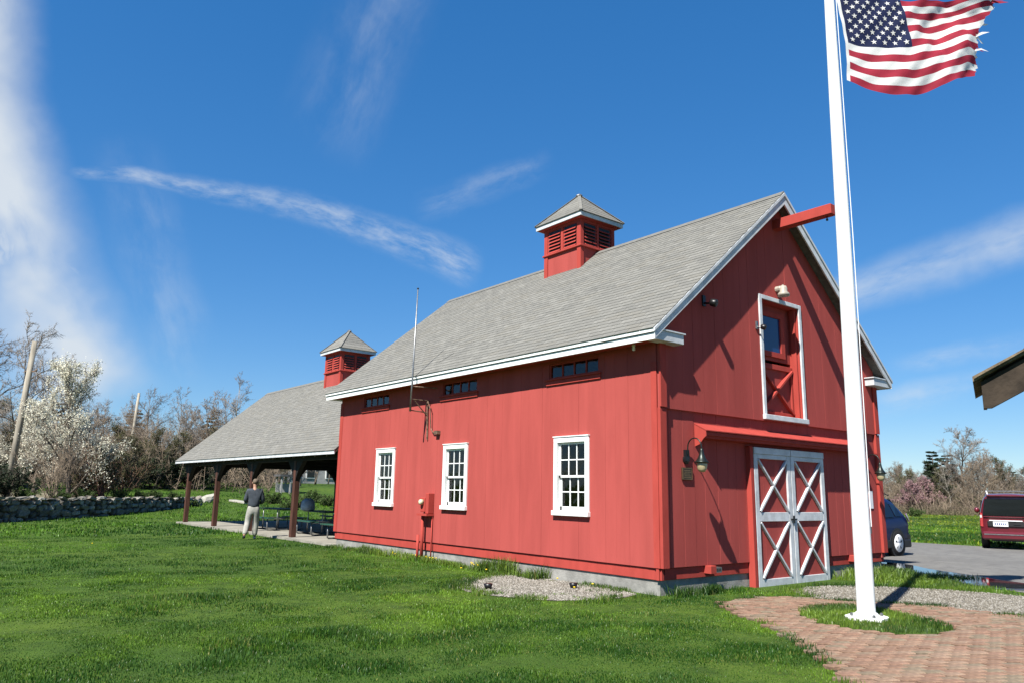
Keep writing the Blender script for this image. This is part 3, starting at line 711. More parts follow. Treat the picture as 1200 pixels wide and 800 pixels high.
t = thing('eave_lamp', 'tiny white fitting hung under the eave near the barn corner', 'lamp', (-.12, .38, 3.58))
MB().lathe([(.03, .0), (.03, -.03), (.022, -.04), (.028, -.10), (.005, -.11)], (-.12, .38, ztop(-ES)-.165), 10).build('lamp_head', 'white_trim', t, True)
# electric meter on its riser pipe
t = thing('electric_meter', 'red meter box with round glass meter on a riser pipe by the barn wall', 'meter', (-.12, 6.75, G0))
MB().box(-.16, -.004, 6.53, 6.65, .63, 1.08).build('meter_box', 'red_trim', t, bevel=.008)
MB().box(-.20, -.004, 6.52, 6.94, .58, .625).build('shelf', 'red_trim', t)
mt = MB().box(-.12, -.004, 6.74, 6.92, .66, .98).build('meter_socket', 'red_trim', t, bevel=.01)
MB().lathe([(.065, 0), (.065, .05), (.055, .08), (.02, .095)], (-.12, 6.83, .88), 16, (-1, 0, 0)).build('meter_glass', 'meter_face', mt, True)
MB().tube([(-.10, 6.83, .60), (-.10, 6.83, G0-.05)], .036, 10).build('riser_pipe', 'red_trim', t, True)
MB().tube([(-.12, 6.97, .15), (-.12, 6.97, G0-.05)], .032, 10).build('pipe_stub', 'red_trim', t, True)
MB().tube([(-.03, 6.55, .60), (-.03, 6.55, G0-.05)], .016, 8).build('conduit', 'red_trim', t, True)
# antenna mast on bracket
t = thing('antenna_mast', 'tall thin rusty mast on a wall bracket standing past the eave', 'antenna', (-.5, 6.9, 2.95))
MB().tube([(-.5, 6.92, 2.92), (-.5, 6.88, 3.6), (-.5, 6.81, 5.80)], [.024, .022, .013], 8).build('mast', 'galv', t, True)
MB().ball((-.5, 6.81, 5.81), .025).build('mast_tip', 'black_metal', t)
mb = MB().tube([(-.5, 6.9, 3.20), (.0, 6.9, 3.20)], .016, 6).tube([(-.5, 6.9, 3.50), (-.02, 6.55, 3.47)], .014, 6).tube([(-.5, 6.93, 2.95), (-.02, 6.95, 2.93)], .014, 6)
mb.tube([(-.42, 6.9, 3.19), (-.02, 6.9, 2.82)], .014, 6).tube([(-.06, 6.9, 3.20), (-.02, 6.9, 2.3)], .018, 6).build('bracket', 'rust_metal', t)
MB().tube([(-.45, 6.88, 3.7), (-.1, 6.6, 4.0), (.25, 6.3, ztop(.25)+.02)], .006, 5).build('guy_wire', 'black_metal', t)
MB().tube([(-.12, 6.78, 3.18), (-.1, 6.70, 3.0), (-.06, 6.70, 2.55), (-.05, 6.62, 2.45), (-.05, 6.45, 2.44)], .012, 6).box(-.09, -.002, 6.38, 6.52, 2.40, 2.48).build('cable', 'rust_metal', t)
# ------------------------------------------------------------------ picnic pavilion
PX0, PX1 = .25, 7.11
pv = thing('picnic_pavilion', 'open-sided picnic pavilion with grey shingle roof, dark posts and its own cupola', 'pavilion', (3.68, 19.2, G0)); PO = np.array(pv.location)
MB().box(.02, 7.35, L+.01, 26.6, G0-.1, G0+.07).build('floor_slab', 'slab_concrete', pv)
PC = 3.68; PE = -.12; PY0, PY1 = L+.01, 27.0; PZE = 2.22; PZR = 5.52
psl = (PZR-PZE)/(PC-PE)
mb = MB()
for s in (1, -1):
    X = lambda x: x if s == 1 else 2*PC-x
    mb.prism([(X(PE), PY0, PZE), (X(PC), PY0, PZR), (X(PC), PY0, PZR-.06), (X(PE), PY0, PZE-.06)], (0, PY1-PY0, 0))
prf = mb.build('roof', 'roof_base', pv)
mb = MB()
for s in (1, -1):
    X = lambda x: x if s == 1 else 2*PC-x
    mb.prism([(X(PE), PY0, PZE-.062), (X(PC), PY0, PZR-.062), (X(PC), PY0, PZR-.09), (X(PE), PY0, PZE-.09)], (0, PY1-PY0, 0))
mb.build('roof_deck', 'soffit_wood', pv)
shingle_roof(prf, PE-.03, PZE-.025, PC, PZR, PY0, PY1+.03, 300, PO)
MB().prism([(PC-.14, PY0, PZR-.09), (PC, PY0, PZR+.035), (PC+.14, PY0, PZR-.09), (PC, PY0, PZR-.01)], (0, PY1-PY0+.03, 0)).build('ridge_cap', 'shingle2', prf)
for s in (1, -1):
    X = lambda x: x if s == 1 else 2*PC-x
    MB().box(X(PE-.025), X(PE), PY0, PY1+.02, PZE-.125, PZE-.02).build('fascia_board', 'white_shaded', pv)
    MB().prism([(X(PE), PY1, PZE-.012), (X(PC), PY1, PZR-.012), (X(PC), PY1, PZR-.2), (X(PE), PY1, PZE-.16)], (0, .03, 0)).build('rake_board', 'white_shaded', pv)
    xp = X(PX0)
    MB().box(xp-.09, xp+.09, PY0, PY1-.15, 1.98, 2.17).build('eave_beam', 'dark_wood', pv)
    for yy in (14.85, 18.6, 22.35, 26.1):
        ps = MB().box(xp-.085, xp+.085, yy-.085, yy+.085, G0+.071, 1.978).build('post', 'post_wood', pv, bevel=.01)
        for d in (1, -1):
            arc = [(xp-.07, yy+d*(.086+.50*t**1.6), 1.36+.615*t) for t in np.linspace(0, 1, 7)]
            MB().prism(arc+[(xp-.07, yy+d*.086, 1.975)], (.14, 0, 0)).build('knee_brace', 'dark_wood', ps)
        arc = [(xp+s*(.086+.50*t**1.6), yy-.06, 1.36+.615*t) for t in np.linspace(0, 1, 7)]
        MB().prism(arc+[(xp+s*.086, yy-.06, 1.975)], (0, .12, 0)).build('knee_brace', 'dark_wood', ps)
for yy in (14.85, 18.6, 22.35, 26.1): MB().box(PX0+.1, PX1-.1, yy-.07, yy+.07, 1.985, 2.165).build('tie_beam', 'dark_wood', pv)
y = L+.6
while y < 26.9:
    for s in (1, -1):
        X = lambda x: x if s == 1 else 2*PC-x
        MB().prism([(X(PE+.05), y, PZE-.092+.05*psl), (X(PC), y, PZR-.092), (X(PC), y, PZR-.24), (X(PE+.05), y, PZE-.22+.05*psl)], (0, .05, 0)).build('rafter', 'soffit_wood', pv)
    y += .8
cupola(pv, PC, 18.78, PZR-.02)
# ------------------------------------------------------------------ picnic tables
pm('table_green', (.02, .085, .055), .5, 0, .4, .1, 9); pm('table_dark', (.03, .045, .06), .5, 0, .4, .1, 9)
def make_table():
    t = thing('picnic_table', 'x', 'table')
    def slat(x0, x1, z, nm):
        m_ = MB().box(x0, x1, -.92, .92, z-.04, z).build(nm, 'table_green', t, bevel=.012)
    slat(-.37, .37, .76, 'tabletop'); slat(-.78, -.53, .45, 'bench_seat'); slat(.53, .78, .45, 'bench_seat')
    for y in (-.62, .62):
        MB().tube([(-.66, y, .41), (-.66, y, .05), (-.62, y, .025), (.62, y, .025), (.66, y, .05), (.66, y, .41)], .024, 8).build('leg_frame', 'galv', t, True)
        MB().tube([(-.30, y, .03), (-.30, y, .72), (.30, y, .72), (.30, y, .03)], .022, 8).build('leg_frame', 'galv', t, True)
        MB().tube([(-.66, y, .40), (.66, y, .40)], .02, 6).build('cross_bar', 'galv', t)
    MB().tube([(0, -.62, .42), (0, .62, .42)], .018, 6).build('stretcher', 'galv', t)
    return t
tb = make_table(); first = True
TBL = [(1.55, 19.3, .03, 'green picnic table next to the standing man'), (1.75, 15.9, -.04, 'green picnic table with the grey-blue domed bag on it'), (1.5, 13.0, .02, 'green picnic table close against the barn end wall'),
       (4.6, 19.8, 0, 'green picnic table in the inner row beyond the standing man'), (4.7, 16.4, .05, 'green picnic table in the inner row, between two others'), (4.5, 13.2, 0, 'green picnic table in the inner row by the barn end wall')]
for x, y, a, lab in TBL:
    o = tb if first else copy_tree(tb); first = False
    o.location = (x, y, G0+.07); o.rotation_euler.z = a; tag(o, lab, 'table', 'picnic tables under the pavilion')
pm('bag_cloth', (.50, .53, .62), .8, 0, .3, .15, 8)
b = thing('domed_bag', 'grey-blue domed bag standing on a picnic table', 'bag', (1.45, 16.55, G0+.83))
MB().lathe([(.20, 0), (.235, .02), (.24, .16), (.21, .30), (.13, .38), (.03, .40)], (1.45, 16.55, G0+.833), 14).build('body', 'bag_cloth', b, True)
MB().tube([(1.35, 16.55, G0+1.20), (1.40, 16.55, G0+1.29), (1.50, 16.55, G0+1.29), (1.55, 16.55, G0+1.20)], .012, 6).build('handle', 'black_metal', b)
# ------------------------------------------------------------------ person
pm('skin', (.48, .27, .18), .6, 0, .3, .05, 5); pm('sweat', (.060, .072, .088), .9, 0, .2, .15, 5, .2, 25); pm('khaki', (.40, .39, .345), .9, 0, .2, .12, 6, .25, 14)
pm('shoe', (.02, .02, .025), .7, 0, .3, .1, 6); pm('shoe_sole', (.5, .5, .48), .7, 0, .3, .1, 6); pm('hair_grey', (.17, .13, .09), .8, 0, .3, .2, 30)
def skin(name, joints, edges, mat, parent, root, sub=2):
    me = bpy.data.meshes.new(name); ks = list(joints); me.from_pydata([joints[k][0] for k in ks], [(ks.index(a), ks.index(b)) for a, b in edges], [])
    me.materials.append(MAT[mat]); o = bpy.data.objects.new(name, me); COL.objects.link(o); o.parent = parent
    o.modifiers.new('skin', 'SKIN').use_smooth_shade = True
    if not me.skin_vertices: me.skin_vertices.new()
    for i, k in enumerate(ks):
        r = joints[k][1]; sv = me.skin_vertices[0].data[i]; sv.radius = r if isinstance(r, tuple) else (r, r); sv.use_root = (k == root)
    s = o.modifiers.new('sub', 'SUBSURF'); s.levels = s.render_levels = sub; return o
pr = thing('person', 'person in dark grey sweatshirt and pale khaki trousers walking away under the pavilion eave', 'person', (-.85, 15.35, G0))
pr.rotation_euler.z = -.35
J = {'pelvis': ((0, 0, .95), (.12, .09)), 'waist': ((0, .01, 1.10), (.115, .085)), 'chest': ((0, .0, 1.32), (.165, .12)), 'neck0': ((0, .0, 1.49), (.07, .07)), 'neck': ((0, .02, 1.56), (.055, .058)),
     'head0': ((0, .035, 1.63), (.072, .085)), 'head1': ((0, .04, 1.71), (.078, .098)), 'head2': ((0, .035, 1.79), (.055, .07)), 'nose': ((0, .15, 1.67), (.014, .014)),
     'shL': ((-.19, 0, 1.44), .068), 'elL': ((-.245, .0, 1.16), .046), 'wrL': ((-.22, .22, 1.12), .032), 'haL': ((-.17, .30, 1.13), (.03, .03)),
     'shR': ((.19, 0, 1.44), .068), 'elR': ((.26, .0, 1.15), .046), 'wrR': ((.20, .24, 1.08), .032), 'haR': ((.14, .32, 1.09), (.03, .03)),
     'hiL': ((-.10, 0, .90), .10), 'knL': ((-.14, .02, .50), .064), 'anL': ((-.20, -.20, .14), .042), 'toL': ((-.21, -.06, .05), (.042, .03)),
     'hiR': ((.10, 0, .90), .10), 'knR': ((.11, .08, .50), .064), 'anR': ((.10, .10, .09), .042), 'toR': ((.11, .28, .04), (.042, .03))}
E_ = [('pelvis', 'waist'), ('waist', 'chest'), ('chest', 'neck0'), ('neck0', 'neck'), ('neck', 'head0'), ('head0', 'head1'), ('head1', 'head2'), ('head1', 'nose')]
for s in 'LR': E_ += [('chest', 'sh'+s), ('sh'+s, 'el'+s), ('el'+s, 'wr'+s), ('wr'+s, 'ha'+s), ('pelvis', 'hi'+s), ('hi'+s, 'kn'+s), ('kn'+s, 'an'+s), ('an'+s, 'to'+s)]
for s, sg, base, dr in (('L', -1, (-.17, .30, 1.13), np.array((.05, .07, .02))), ('R', 1, (.14, .32, 1.09), np.array((-.05, .07, .02)))):
    for k in range(4):
        b_ = np.array(base)+np.array(((k-1.5)*.02, 0, 0 if s == 'L' else .01*(k-1.5))); ln = (.8, .95, 1, .85)[k]
        J['f%s%d' % (s, k)] = (tuple(b_+dr*.55*ln), .009); J['g%s%d' % (s, k)] = (tuple(b_+dr*ln+np.array((0, .02, -.012))), .008)
        E_ += [('ha'+s, 'f%s%d' % (s, k)), ('f%s%d' % (s, k), 'g%s%d' % (s, k))]
    J['t'+s] = (tuple(np.array(base)+np.array((-sg*.045, .02, .01))), .011); E_.append(('ha'+s, 't'+s))
skin('body', J, E_, 'skin', pr, 'pelvis')
def sub_j(ks, add, over={}): return {k: ((over.get(k) or J[k][0]), tuple(x+add for x in (J[k][1] if isinstance(J[k][1], tuple) else (J[k][1],)*2))) for k in ks}
sw = sub_j(['pelvis', 'waist', 'chest', 'neck0', 'shL', 'elL', 'wrL', 'shR', 'elR', 'wrR'], .028, {'pelvis': (0, 0, .91)}); sw['pelvis'] = (sw['pelvis'][0], (.205, .155)); sw['waist'] = (sw['waist'][0], (.18, .14))
skin('sweatshirt', sw, [e for e in E_ if e[0] in sw and e[1] in sw], 'sweat', pr, 'pelvis')
tr = sub_j(['pelvis', 'hiL', 'knL', 'anL', 'hiR', 'knR', 'anR'], .026); tr['pelvis'] = ((0, 0, .95), (.165, .125)); tr['waist'] = ((0, .005, 1.10), (.150, .112))
for k in ('hiL', 'hiR'): tr[k] = ((tr[k][0][0]*.95, 0, .82), (.115, .12))
for k in ('anL', 'anR'): tr[k] = (tr[k][0], (.072, .076))
for k in ('knL', 'knR'): tr[k] = (tr[k][0], (.088, .092))
skin('trousers', tr, [e for e in E_ if e[0] in tr and e[1] in tr], 'khaki', pr, 'pelvis')
for s in 'LR':
    a = np.array(J['an'+s][0]); t_ = np.array(J['to'+s][0])
    skin('shoe', {'h': (tuple(a+(0, -.03, -.04)), (.045, .05)), 'm': (tuple((a+t_)/2+(0, 0, -.01)), (.05, .045)), 't': (tuple(t_+(0, .02, 0)), (.045, .035))}, [('h', 'm'), ('m', 't')], 'shoe' if s == 'L' else 'shoe_sole', pr, 'm')
hm = MB().ball((0, .028, 1.735), (.088, .108, .092), 14, 8); hm.v = [(x, y, max(z, 1.66 if y < .03 else 1.735+.25*(y-.03))) for x, y, z in hm.v]
hr = hm.build('hair', 'hair_grey'); hr.parent = pr; hr.data.polygons.foreach_set('use_smooth', [True]*len(hr.data.polygons))
for s in (-1, 1):
    e = MB().ball((s*.088, .035, 1.69), (.012, .025, .034), 8, 6).build('ear', 'skin', None, True); e.parent = pr
    e = MB().ball((s*.032, .123, 1.70), (.014, .01, .009), 8, 6).build('eye', 'white_trim', None, True); e.parent = pr
# ------------------------------------------------------------------ flagpole and flag
fb = np.array([.50, -3.0, G0+.05]); ft = fb+np.array([.215, .0, 10.4])
fp = thing('flagpole', 'tall tapered white flagpole on a square base plate in the grass island', 'flagpole', tuple(fb))
MB().tube([fb+(ft-fb)*t for t in (0, .004, .1, .4, .7, .998, 1)], [.112, .112, .11, .10, .085, .06, .06], 24).build('pole', 'pole_white', fp, True)
bp = MB(); r0 = .27
bp.prism([(fb[0]+r0*math.cos(t), fb[1]+r0*math.sin(t), fb[2]-.03) for t in [math.radians(-38+90*k+d) for k in range(4) for d in (-14, 14)]], (0, 0, .05))
bp.build('base_plate', 'pole_white', fp, bevel=.008)
[MB().lathe([(.022, 0), (.022, .03), (.008, .04)], fb+np.array([.195*math.cos(t), .195*math.sin(t), .021]), 6).build('anchor_bolt', 'galv', fp) for t in [math.radians(-38+90*k) for k in range(4)]]
MB().lathe([(.15, .02), (.14, .05), (.115, .07)], fb, 24).build('base_collar', 'pole_white', fp, True)
MB().lathe([(.06, 0), (.07, .03), (.05, .06)], ft, 16).ball(ft+np.array([0, 0, .15]), .1, 16, 10).build('truck_ball', 'meter_face', fp, True)
off = unit(np.array([.62, -.78, 0]))
MB().tube([fb+(ft-fb)*.11+off*.125, fb+(ft-fb)*.5+off*.125, fb+(ft-fb)*.99+off*.09], .006, 6).build('halyard', 'paper', fp)
MB().bar(fb+(ft-fb)*.11+off*.10-np.array([0, 0, .09]), fb+(ft-fb)*.11+off*.10+np.array([0, 0, .09]), .03, .05).build('cleat', 'galv', fp)
# flag
pm('flag_red', (.46, .035, .065), .8, 0, .2, .06, 4, .1, 60, transl=.35); pm('flag_white', (.80, .79, .76), .8, 0, .2, .03, 4, .1, 60, transl=.35); pm('flag_blue', (.016, .024, .085), .8, 0, .2, .08, 4, .1, 60, transl=.3)
HO, FLY = 1.42, 2.50
hz_top = fb[2]+9.04
fdir = unit(np.array([.80, -.60, .035])); fup = unit(np.array([.05, 0, 1.0])); fn_ = unit(np.cross(fdir, fup)); fup = np.cross(fn_, fdir)
hoist0 = np.array([fb[0]+.215*.84, fb[1], hz_top])+off*.12
fg = thing('flag', 'red, white and blue striped flag with white stars, frayed, flying from the white pole', 'flag', tuple(hoist0))
def cloth(u, v):
    """u along the fly 0..1, v down the hoist 0..1"""
    x = u*FLY; yy = -v*HO
    a = .13*u**.7
    n = a*math.sin(7.2*u-2.6*v+.4)+.06*u*math.sin(15*u+4.5*v)+.03*math.sin(23*u-6*v)*(.25+u)
    n += .05*math.sin(9*v+3*u)*u
    dz = -.05*math.sin(3.1*min(1, u/.8))+.24*max(0, u-.38)/.62*min(1, .25+v*2.6)+.03*math.sin(6*u-1.5)*u
    n += .012*math.sin(38*u+26*v)*(1-abs(u-.4))+.010*math.sin(60*u-31*v)*u
    sag = -.20*math.sin(PI*min(1, u/.78))*v**1.3
    x = x*(1-.05*v*u)-.06*u*math.sin(4*v+1)-.10*max(0, u-.75)*v*3
    hx = .05*math.sin(PI*v)*(1-u)
    return hoist0+fdir*(x+hx)+fup*(yy+dz+sag)+fn_*n
def cloth_n(u, v):
    e = .004; a = cloth(u+e, v)-cloth(u-e, v); b = cloth(u, v+e)-cloth(u, v-e); return unit(np.cross(a, b))
def patch(u0, u1f, v0, v1, nu, nv, d=0):
    mb = MB(); vs = []
    for i in range(nu+1):
        for j in range(nv+1):
            v = v0+(v1-v0)*j/nv; u1 = u1f(v) if callable(u1f) else u1f; u = u0+(u1-u0)*i/nu
            vs.append(cloth(u, v)+(cloth_n(u, v)*d if d else 0))
    fs = [(i*(nv+1)+j, (i+1)*(nv+1)+j, (i+1)*(nv+1)+j+1, i*(nv+1)+j+1) for i in range(nu) for j in range(nv)]
    return mb.add(vs, fs)
ends = [.96, .99, 1.03, 1.02, .96, .93, .90, .91, .90, .88, .90, .89, .87]
for k in range(13):
    v0, v1 = k/13, (k+1)/13; u0 = .40 if k < 7 else .012
    r_ = [random.uniform(-.02, .02) for _ in range(9)]
    def ue(v, k=k, v0=v0, v1=v1, r_=r_):
        t = (v-v0)/(v1-v0); e0 = (ends[k-1]+ends[k])/2 if k else ends[0]; e1 = (ends[k]+ends[k+1])/2 if k < 12 else ends[12]-.02
        return e0+(e1-e0)*t+r_[int(t*8)]*(1 if 0 < t < 1 else 0)
    patch(u0, ue, v0, v1, 44, 4).build('stripe', 'flag_red' if k % 2 == 0 else 'flag_white', fg, True)
patch(.012, .40, 0, 7/13, 24, 16).build('canton', 'flag_blue', fg, True)
patch(-.008, .012, 0, 1, 1, 16).build('heading', 'flag_white', fg, True)
for sd in (1, -1):
    mb = MB()
    for r in range(9):
        for c in range(6 if r % 2 == 0 else 5):
            cu = .012+.388*((2*c+1+(r % 2))/12); cv = (7/13)*((r+1)/10); vs = []
            for q in range(10):
                t = PI/2+q*PI/5; rr = .044 if q % 2 == 0 else .018
                u = cu+rr*math.cos(t)/FLY; v = cv-rr*math.sin(t)/HO; vs.append(cloth(u, v)+cloth_n(u, v)*.006*sd)
            mb.add(vs+[cloth(cu, cv)+cloth_n(cu, cv)*.006*sd], [(q, (q+1) % 10, 10) for q in range(10)])
    mb.build('stars', 'flag_white', fg)
for k in range(9):                                   # frayed tails at the fly
    v = random.uniform(.08, .95); kk = int(v*13); e = ends[kk]; p0 = cloth(e-.01, v); d = fdir*random.uniform(.06, .24)+fup*random.uniform(-.10, .07)+fn_*random.uniform(-.08, .08)
    wv_ = fup*random.uniform(.012, .03); p1 = p0+d*.5+fup*random.uniform(-.03, .05); p2 = p0+d
    MB().add([p0-wv_, p0+wv_, p1+wv_*.8, p1-wv_*.8, p2], [(0, 1, 2, 3), (3, 2, 4)]).build('frayed_tail', random.choice(['flag_red', 'flag_white']), fg)
# ------------------------------------------------------------------ shelter roof corner at the right
kc = CAM+ray(1149, 441)*5.0; kv = unit(np.array([*ray(1147, 441)[:2], 0])); kr = np.array([kv[1], -kv[0], 0])
ks_ = thing('shelter_roof', 'weathered wooden shelter with brown shingle roof, its dark eave corner jutting in', 'shelter', (float(kc[0]+kr[0]*1.6+kv[0]*1.5), float(kc[1]+kr[1]*1.6+kv[1]*1.5), G0))
def K(a, b, z): return kc+(kr*a+kv*b+np.array([0, 0, z]))*.66
pm('cedar', (.21, .16, .105), .9, 0, .2, .3, 12, .4, 40); pm('cedar_lit', (.30, .17, .075), .8, 0, .2, .2, 9, .2, 30, stretch=(2, 2, .4)); pm('brown_shaded', (.055, .040, .028), .8, 0, .2, .25, 8, .15, 40)  # cedar_lit carries the sun on the eave board in its colour
mb = MB(); hw, rs, dp = 1.7, .95, 1.2
mb.prism([K(-.06, -.05, .0), K(hw, -.05, rs), K(2*hw+.06, -.05, 0), K(2*hw+.06, -.05, -.045), K(hw, -.05, rs-.045), K(-.06, -.05, -.045)], kv*(dp+.1)*.66).build('roof', 'cedar', ks_)
for c in range(9):
    for s in (0, 1):
        x0 = hw*c/9; x1 = hw*(c+1.15)/9; y = -.07
        while y < dp:
            wd = random.uniform(.10, .2); th = random.uniform(.012, .028); xs = (x0-.05, x1-.05) if s == 0 else (2*hw-x0+.05, 2*hw-x1+.05); zf = lambda x: rs*min(x, 2*hw-x)/hw
            if c < 9: MB().add([K(xs[0], y, zf(xs[0])+.005), K(xs[0], y+wd-.006, zf(xs[0])+.005), K(xs[0], y+wd-.006, zf(xs[0])+.005+th), K(xs[0], y, zf(xs[0])+.005+th), K(xs[1], y, zf(xs[1])+.006), K(xs[1], y+wd-.006, zf(xs[1])+.006)],
                              [(0, 1, 2, 3), (3, 2, 5, 4), (0, 3, 4), (1, 5, 2)]).build('roof_shingle', 'cedar', ks_) if s == 0 and c < 6 else None
            y += wd
for s in (0, 1):
    X = lambda a: a if s == 0 else 2*hw-a
    MB().prism([K(X(0), 0, -.046), K(X(hw), 0, rs-.046), K(X(hw), 0, rs-.30), K(X(.06), 0, -.27), K(X(0), 0, -.27)], kv*.04).build('rake_board', 'brown_shaded', ks_)  # rake coloured dark to stand in for the shaded underside
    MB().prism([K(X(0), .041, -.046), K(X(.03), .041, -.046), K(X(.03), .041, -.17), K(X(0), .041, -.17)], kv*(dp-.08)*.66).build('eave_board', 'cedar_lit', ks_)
    MB().prism([K(X(.031), .041, -.10), K(X(hw), .041, rs-.10), K(X(hw), .041, rs-.13), K(X(.031), .041, -.13)], kv*(dp-.08)*.66).build('roof_deck', 'brown_shaded', ks_)
    MB().prism([K(X(.95), .3, .20), K(X(1.15), .3, .20), K(X(1.15), .3, .36), K(X(.95), .3, .36)], kv*(dp-.6)*.66).build('plate_beam', 'brown_shaded', ks_)
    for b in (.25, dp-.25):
        p = K(X(1.05), b, 0); MB().box(p[0]-.07, p[0]+.07, p[1]-.07, p[1]+.07, G0-.05, p[2]+.146).build('post', 'brown_shaded', ks_)
# ------------------------------------------------------------------ vehicles (local: +x = rear, y across, z up)
pm('paint_navy', (.004, .011, .06), .45, 0, .2, .04, 2, coat=.15); pm('paint_maroon', (.15, .012, .022), .3, .2, .5, .04, 2, coat=.8)
pm('car_black', (.012, .012, .013), .55, 0, .4, .1, 6); pm('tyre', (.018, .018, .018), .85, 0, .2, .1, 12); pm('alloy', (.74, .75, .76), .4, 0, .5, .05, 6)
pm('tail_red', (.45, .03, .03), .2, 0, .6, .1, 6, coat=.6); pm('lamp_clear', (.62, .60, .58), .15, 0, .7, .05, 6, coat=.7); pm('plate_white', (.72, .74, .76), .5, 0, .4, .05, 6); pm('plate_ink', (.05, .08, .22), .5, 0, .4, .05, 6)
def section(st):
    x, zb, zs, zr, wb, ws, wr = st
    h = [(wb*.90, zb), (wb, zb+.10), (ws*1.0, (zb+zs)*.5+.05), (ws*.985, zs), (wr+(ws*.985-wr)*.12, zs+(zr-zs)*.86), (wr*.80, zr-.012), (wr*.35, zr+.012)]
    return [(x, y, z) for y, z in h]+[(x, -y, z) for y, z in reversed(h)]
def body_mesh(sts, name, mat, parent, sub=2):
    mb = MB(); S_ = [section(s) for s in sts]; n = len(S_[0]); vs = [p for s in S_ for p in s]
    fs = [(i*n+k, i*n+(k+1) % n, (i+1)*n+(k+1) % n, (i+1)*n+k) for i in range(len(S_)-1) for k in range(n)]
    fs += [tuple(range(n-1, -1, -1)), tuple((len(S_)-1)*n+k for k in range(n))]
    mb.add(vs, fs); o = mb.build(name, mat, parent, True); 
    bm = bmesh.new(); bm.from_mesh(o.data); bmesh.ops.recalc_face_normals(bm, faces=bm.faces[:])
    cl = bm.edges.layers.float.get('crease_edge') or bm.edges.layers.float.new('crease_edge')
    for e in bm.edges:
        a, b = e.verts
        if len(e.link_faces) == 2 and any(len(f.verts) > 4 for f in e.link_faces): e[cl] = .75
    bm.to_mesh(o.data); bm.free()
    s = o.modifiers.new('sub', 'SUBSURF'); s.levels = s.render_levels = sub; return o
def side_glass(sts, i0, i1, parent, t0=.08, t1=.80, inset0=.06, inset1=.06, d=.012):
    for sg in (1, -1):
        def P(st, t):
            x, zb, zs, zr, wb, ws, wr = st; y0 = ws*.985; y1 = wr+(ws*.985-wr)*.12; z1 = zs+(zr-zs)*.86
            return np.array([x, sg*(y0+(y1-y0)*t+d), zs+(z1-zs)*t])
        a, b = sts[i0], sts[i1]
        A = lambda t: P(a, t)+(P(b, t)-P(a, t))*inset0; B = lambda t: P(a, t)+(P(b, t)-P(a, t))*(1-inset1)
        q = [A(t0), B(t0), B(t1), A(t1)]
        MB().prism(q, (0, -sg*.03, 0)).build('side_window', 'car_glass', parent)
def wheel(parent, x, y, r, sg, spokes=5):
    wl = MB().lathe([(r*.62, -.10), (r*.93, -.105), (r, -.08), (r, .08), (r*.93, .105), (r*.66, .10), (r*.62, .06)], (x, y, r), 28, (0, sg, 0)).build('wheel', 'tyre', parent, True)
    MB().lathe([(r*.70, .098), (r*.68, .110), (r*.62, .104), (r*.58, .085), (r*.08, .09)], (x, y, r), 28, (0, sg, 0)).build('rim', 'alloy', wl, True)
    for k in range(spokes):
        t = 2*PI*k/spokes+.3
        for dt in (0,):
            c_, s_ = math.cos(t), math.sin(t); P3 = lambda q, e: (x+r*(q*c_-e*s_), y+sg*.075+sg*.012, r+r*(q*s_+e*c_)); MB().prism([P3(.24, -.02), P3(.52, -.10), P3(.54, 0), P3(.52, .10), P3(.24, .02)], (0, sg*.022, 0)).build('rim_gap', 'car_black', wl)
    MB().lathe([(.06, .07), (.055, .10), (.01, .105)], (x, y, r), 14, (0, sg, 0)).build('hub_cap', 'alloy', wl)
def arch(parent, x, y, r, sg):
    MB().lathe([(r*1.17, -.16), (r*1.17, .012), (r*.4, .014)], (x, y, r), 24, (0, sg, 0)).build('wheel_arch', 'car_black', parent)
# SUV: rear toward +x
sv = thing('parked_suv', 'dark navy blue SUV parked beyond the barn corner with silver alloy wheels', 'car')
S = [(-2.15, .42, .72, .74, .62, .70, .55), (-2.0, .28, .82, .90, .80, .84, .70), (-1.3, .25, .93, 1.02, .88, .90, .74), (-.75, .25, .97, 1.12, .90, .915, .68), (-.05, .25, .99, 1.60, .90, .92, .60),
     (.6, .25, 1.0, 1.68, .90, .92, .62), (1.3, .25, 1.02, 1.66, .90, .915, .60), (1.75, .27, 1.05, 1.57, .89, .905, .58), (2.02, .34, 1.06, 1.26, .87, .88, .62), (2.16, .46, 1.0, 1.04, .80, .82, .66)]
bd = body_mesh(S, 'body', 'paint_navy', sv)
side_glass(S, 3, 4, sv, .1, .72, .35, .02); side_glass(S, 4, 5, sv); side_glass(S, 5, 6, sv); side_glass(S, 6, 7, sv, .1, .72, .05, .2)
MB().prism([(1.80, -.50, 1.53), (1.80, .50, 1.53), (2.05, .60, 1.22), (2.05, -.60, 1.22)], (.03, 0, .02)).build('rear_window', 'car_glass', sv)
MB().prism([(-.12, -.52, 1.56), (-.12, .52, 1.56), (-.72, .64, 1.10), (-.72, -.64, 1.10)], (-.03, 0, .03)).build('windscreen', 'car_glass', sv)
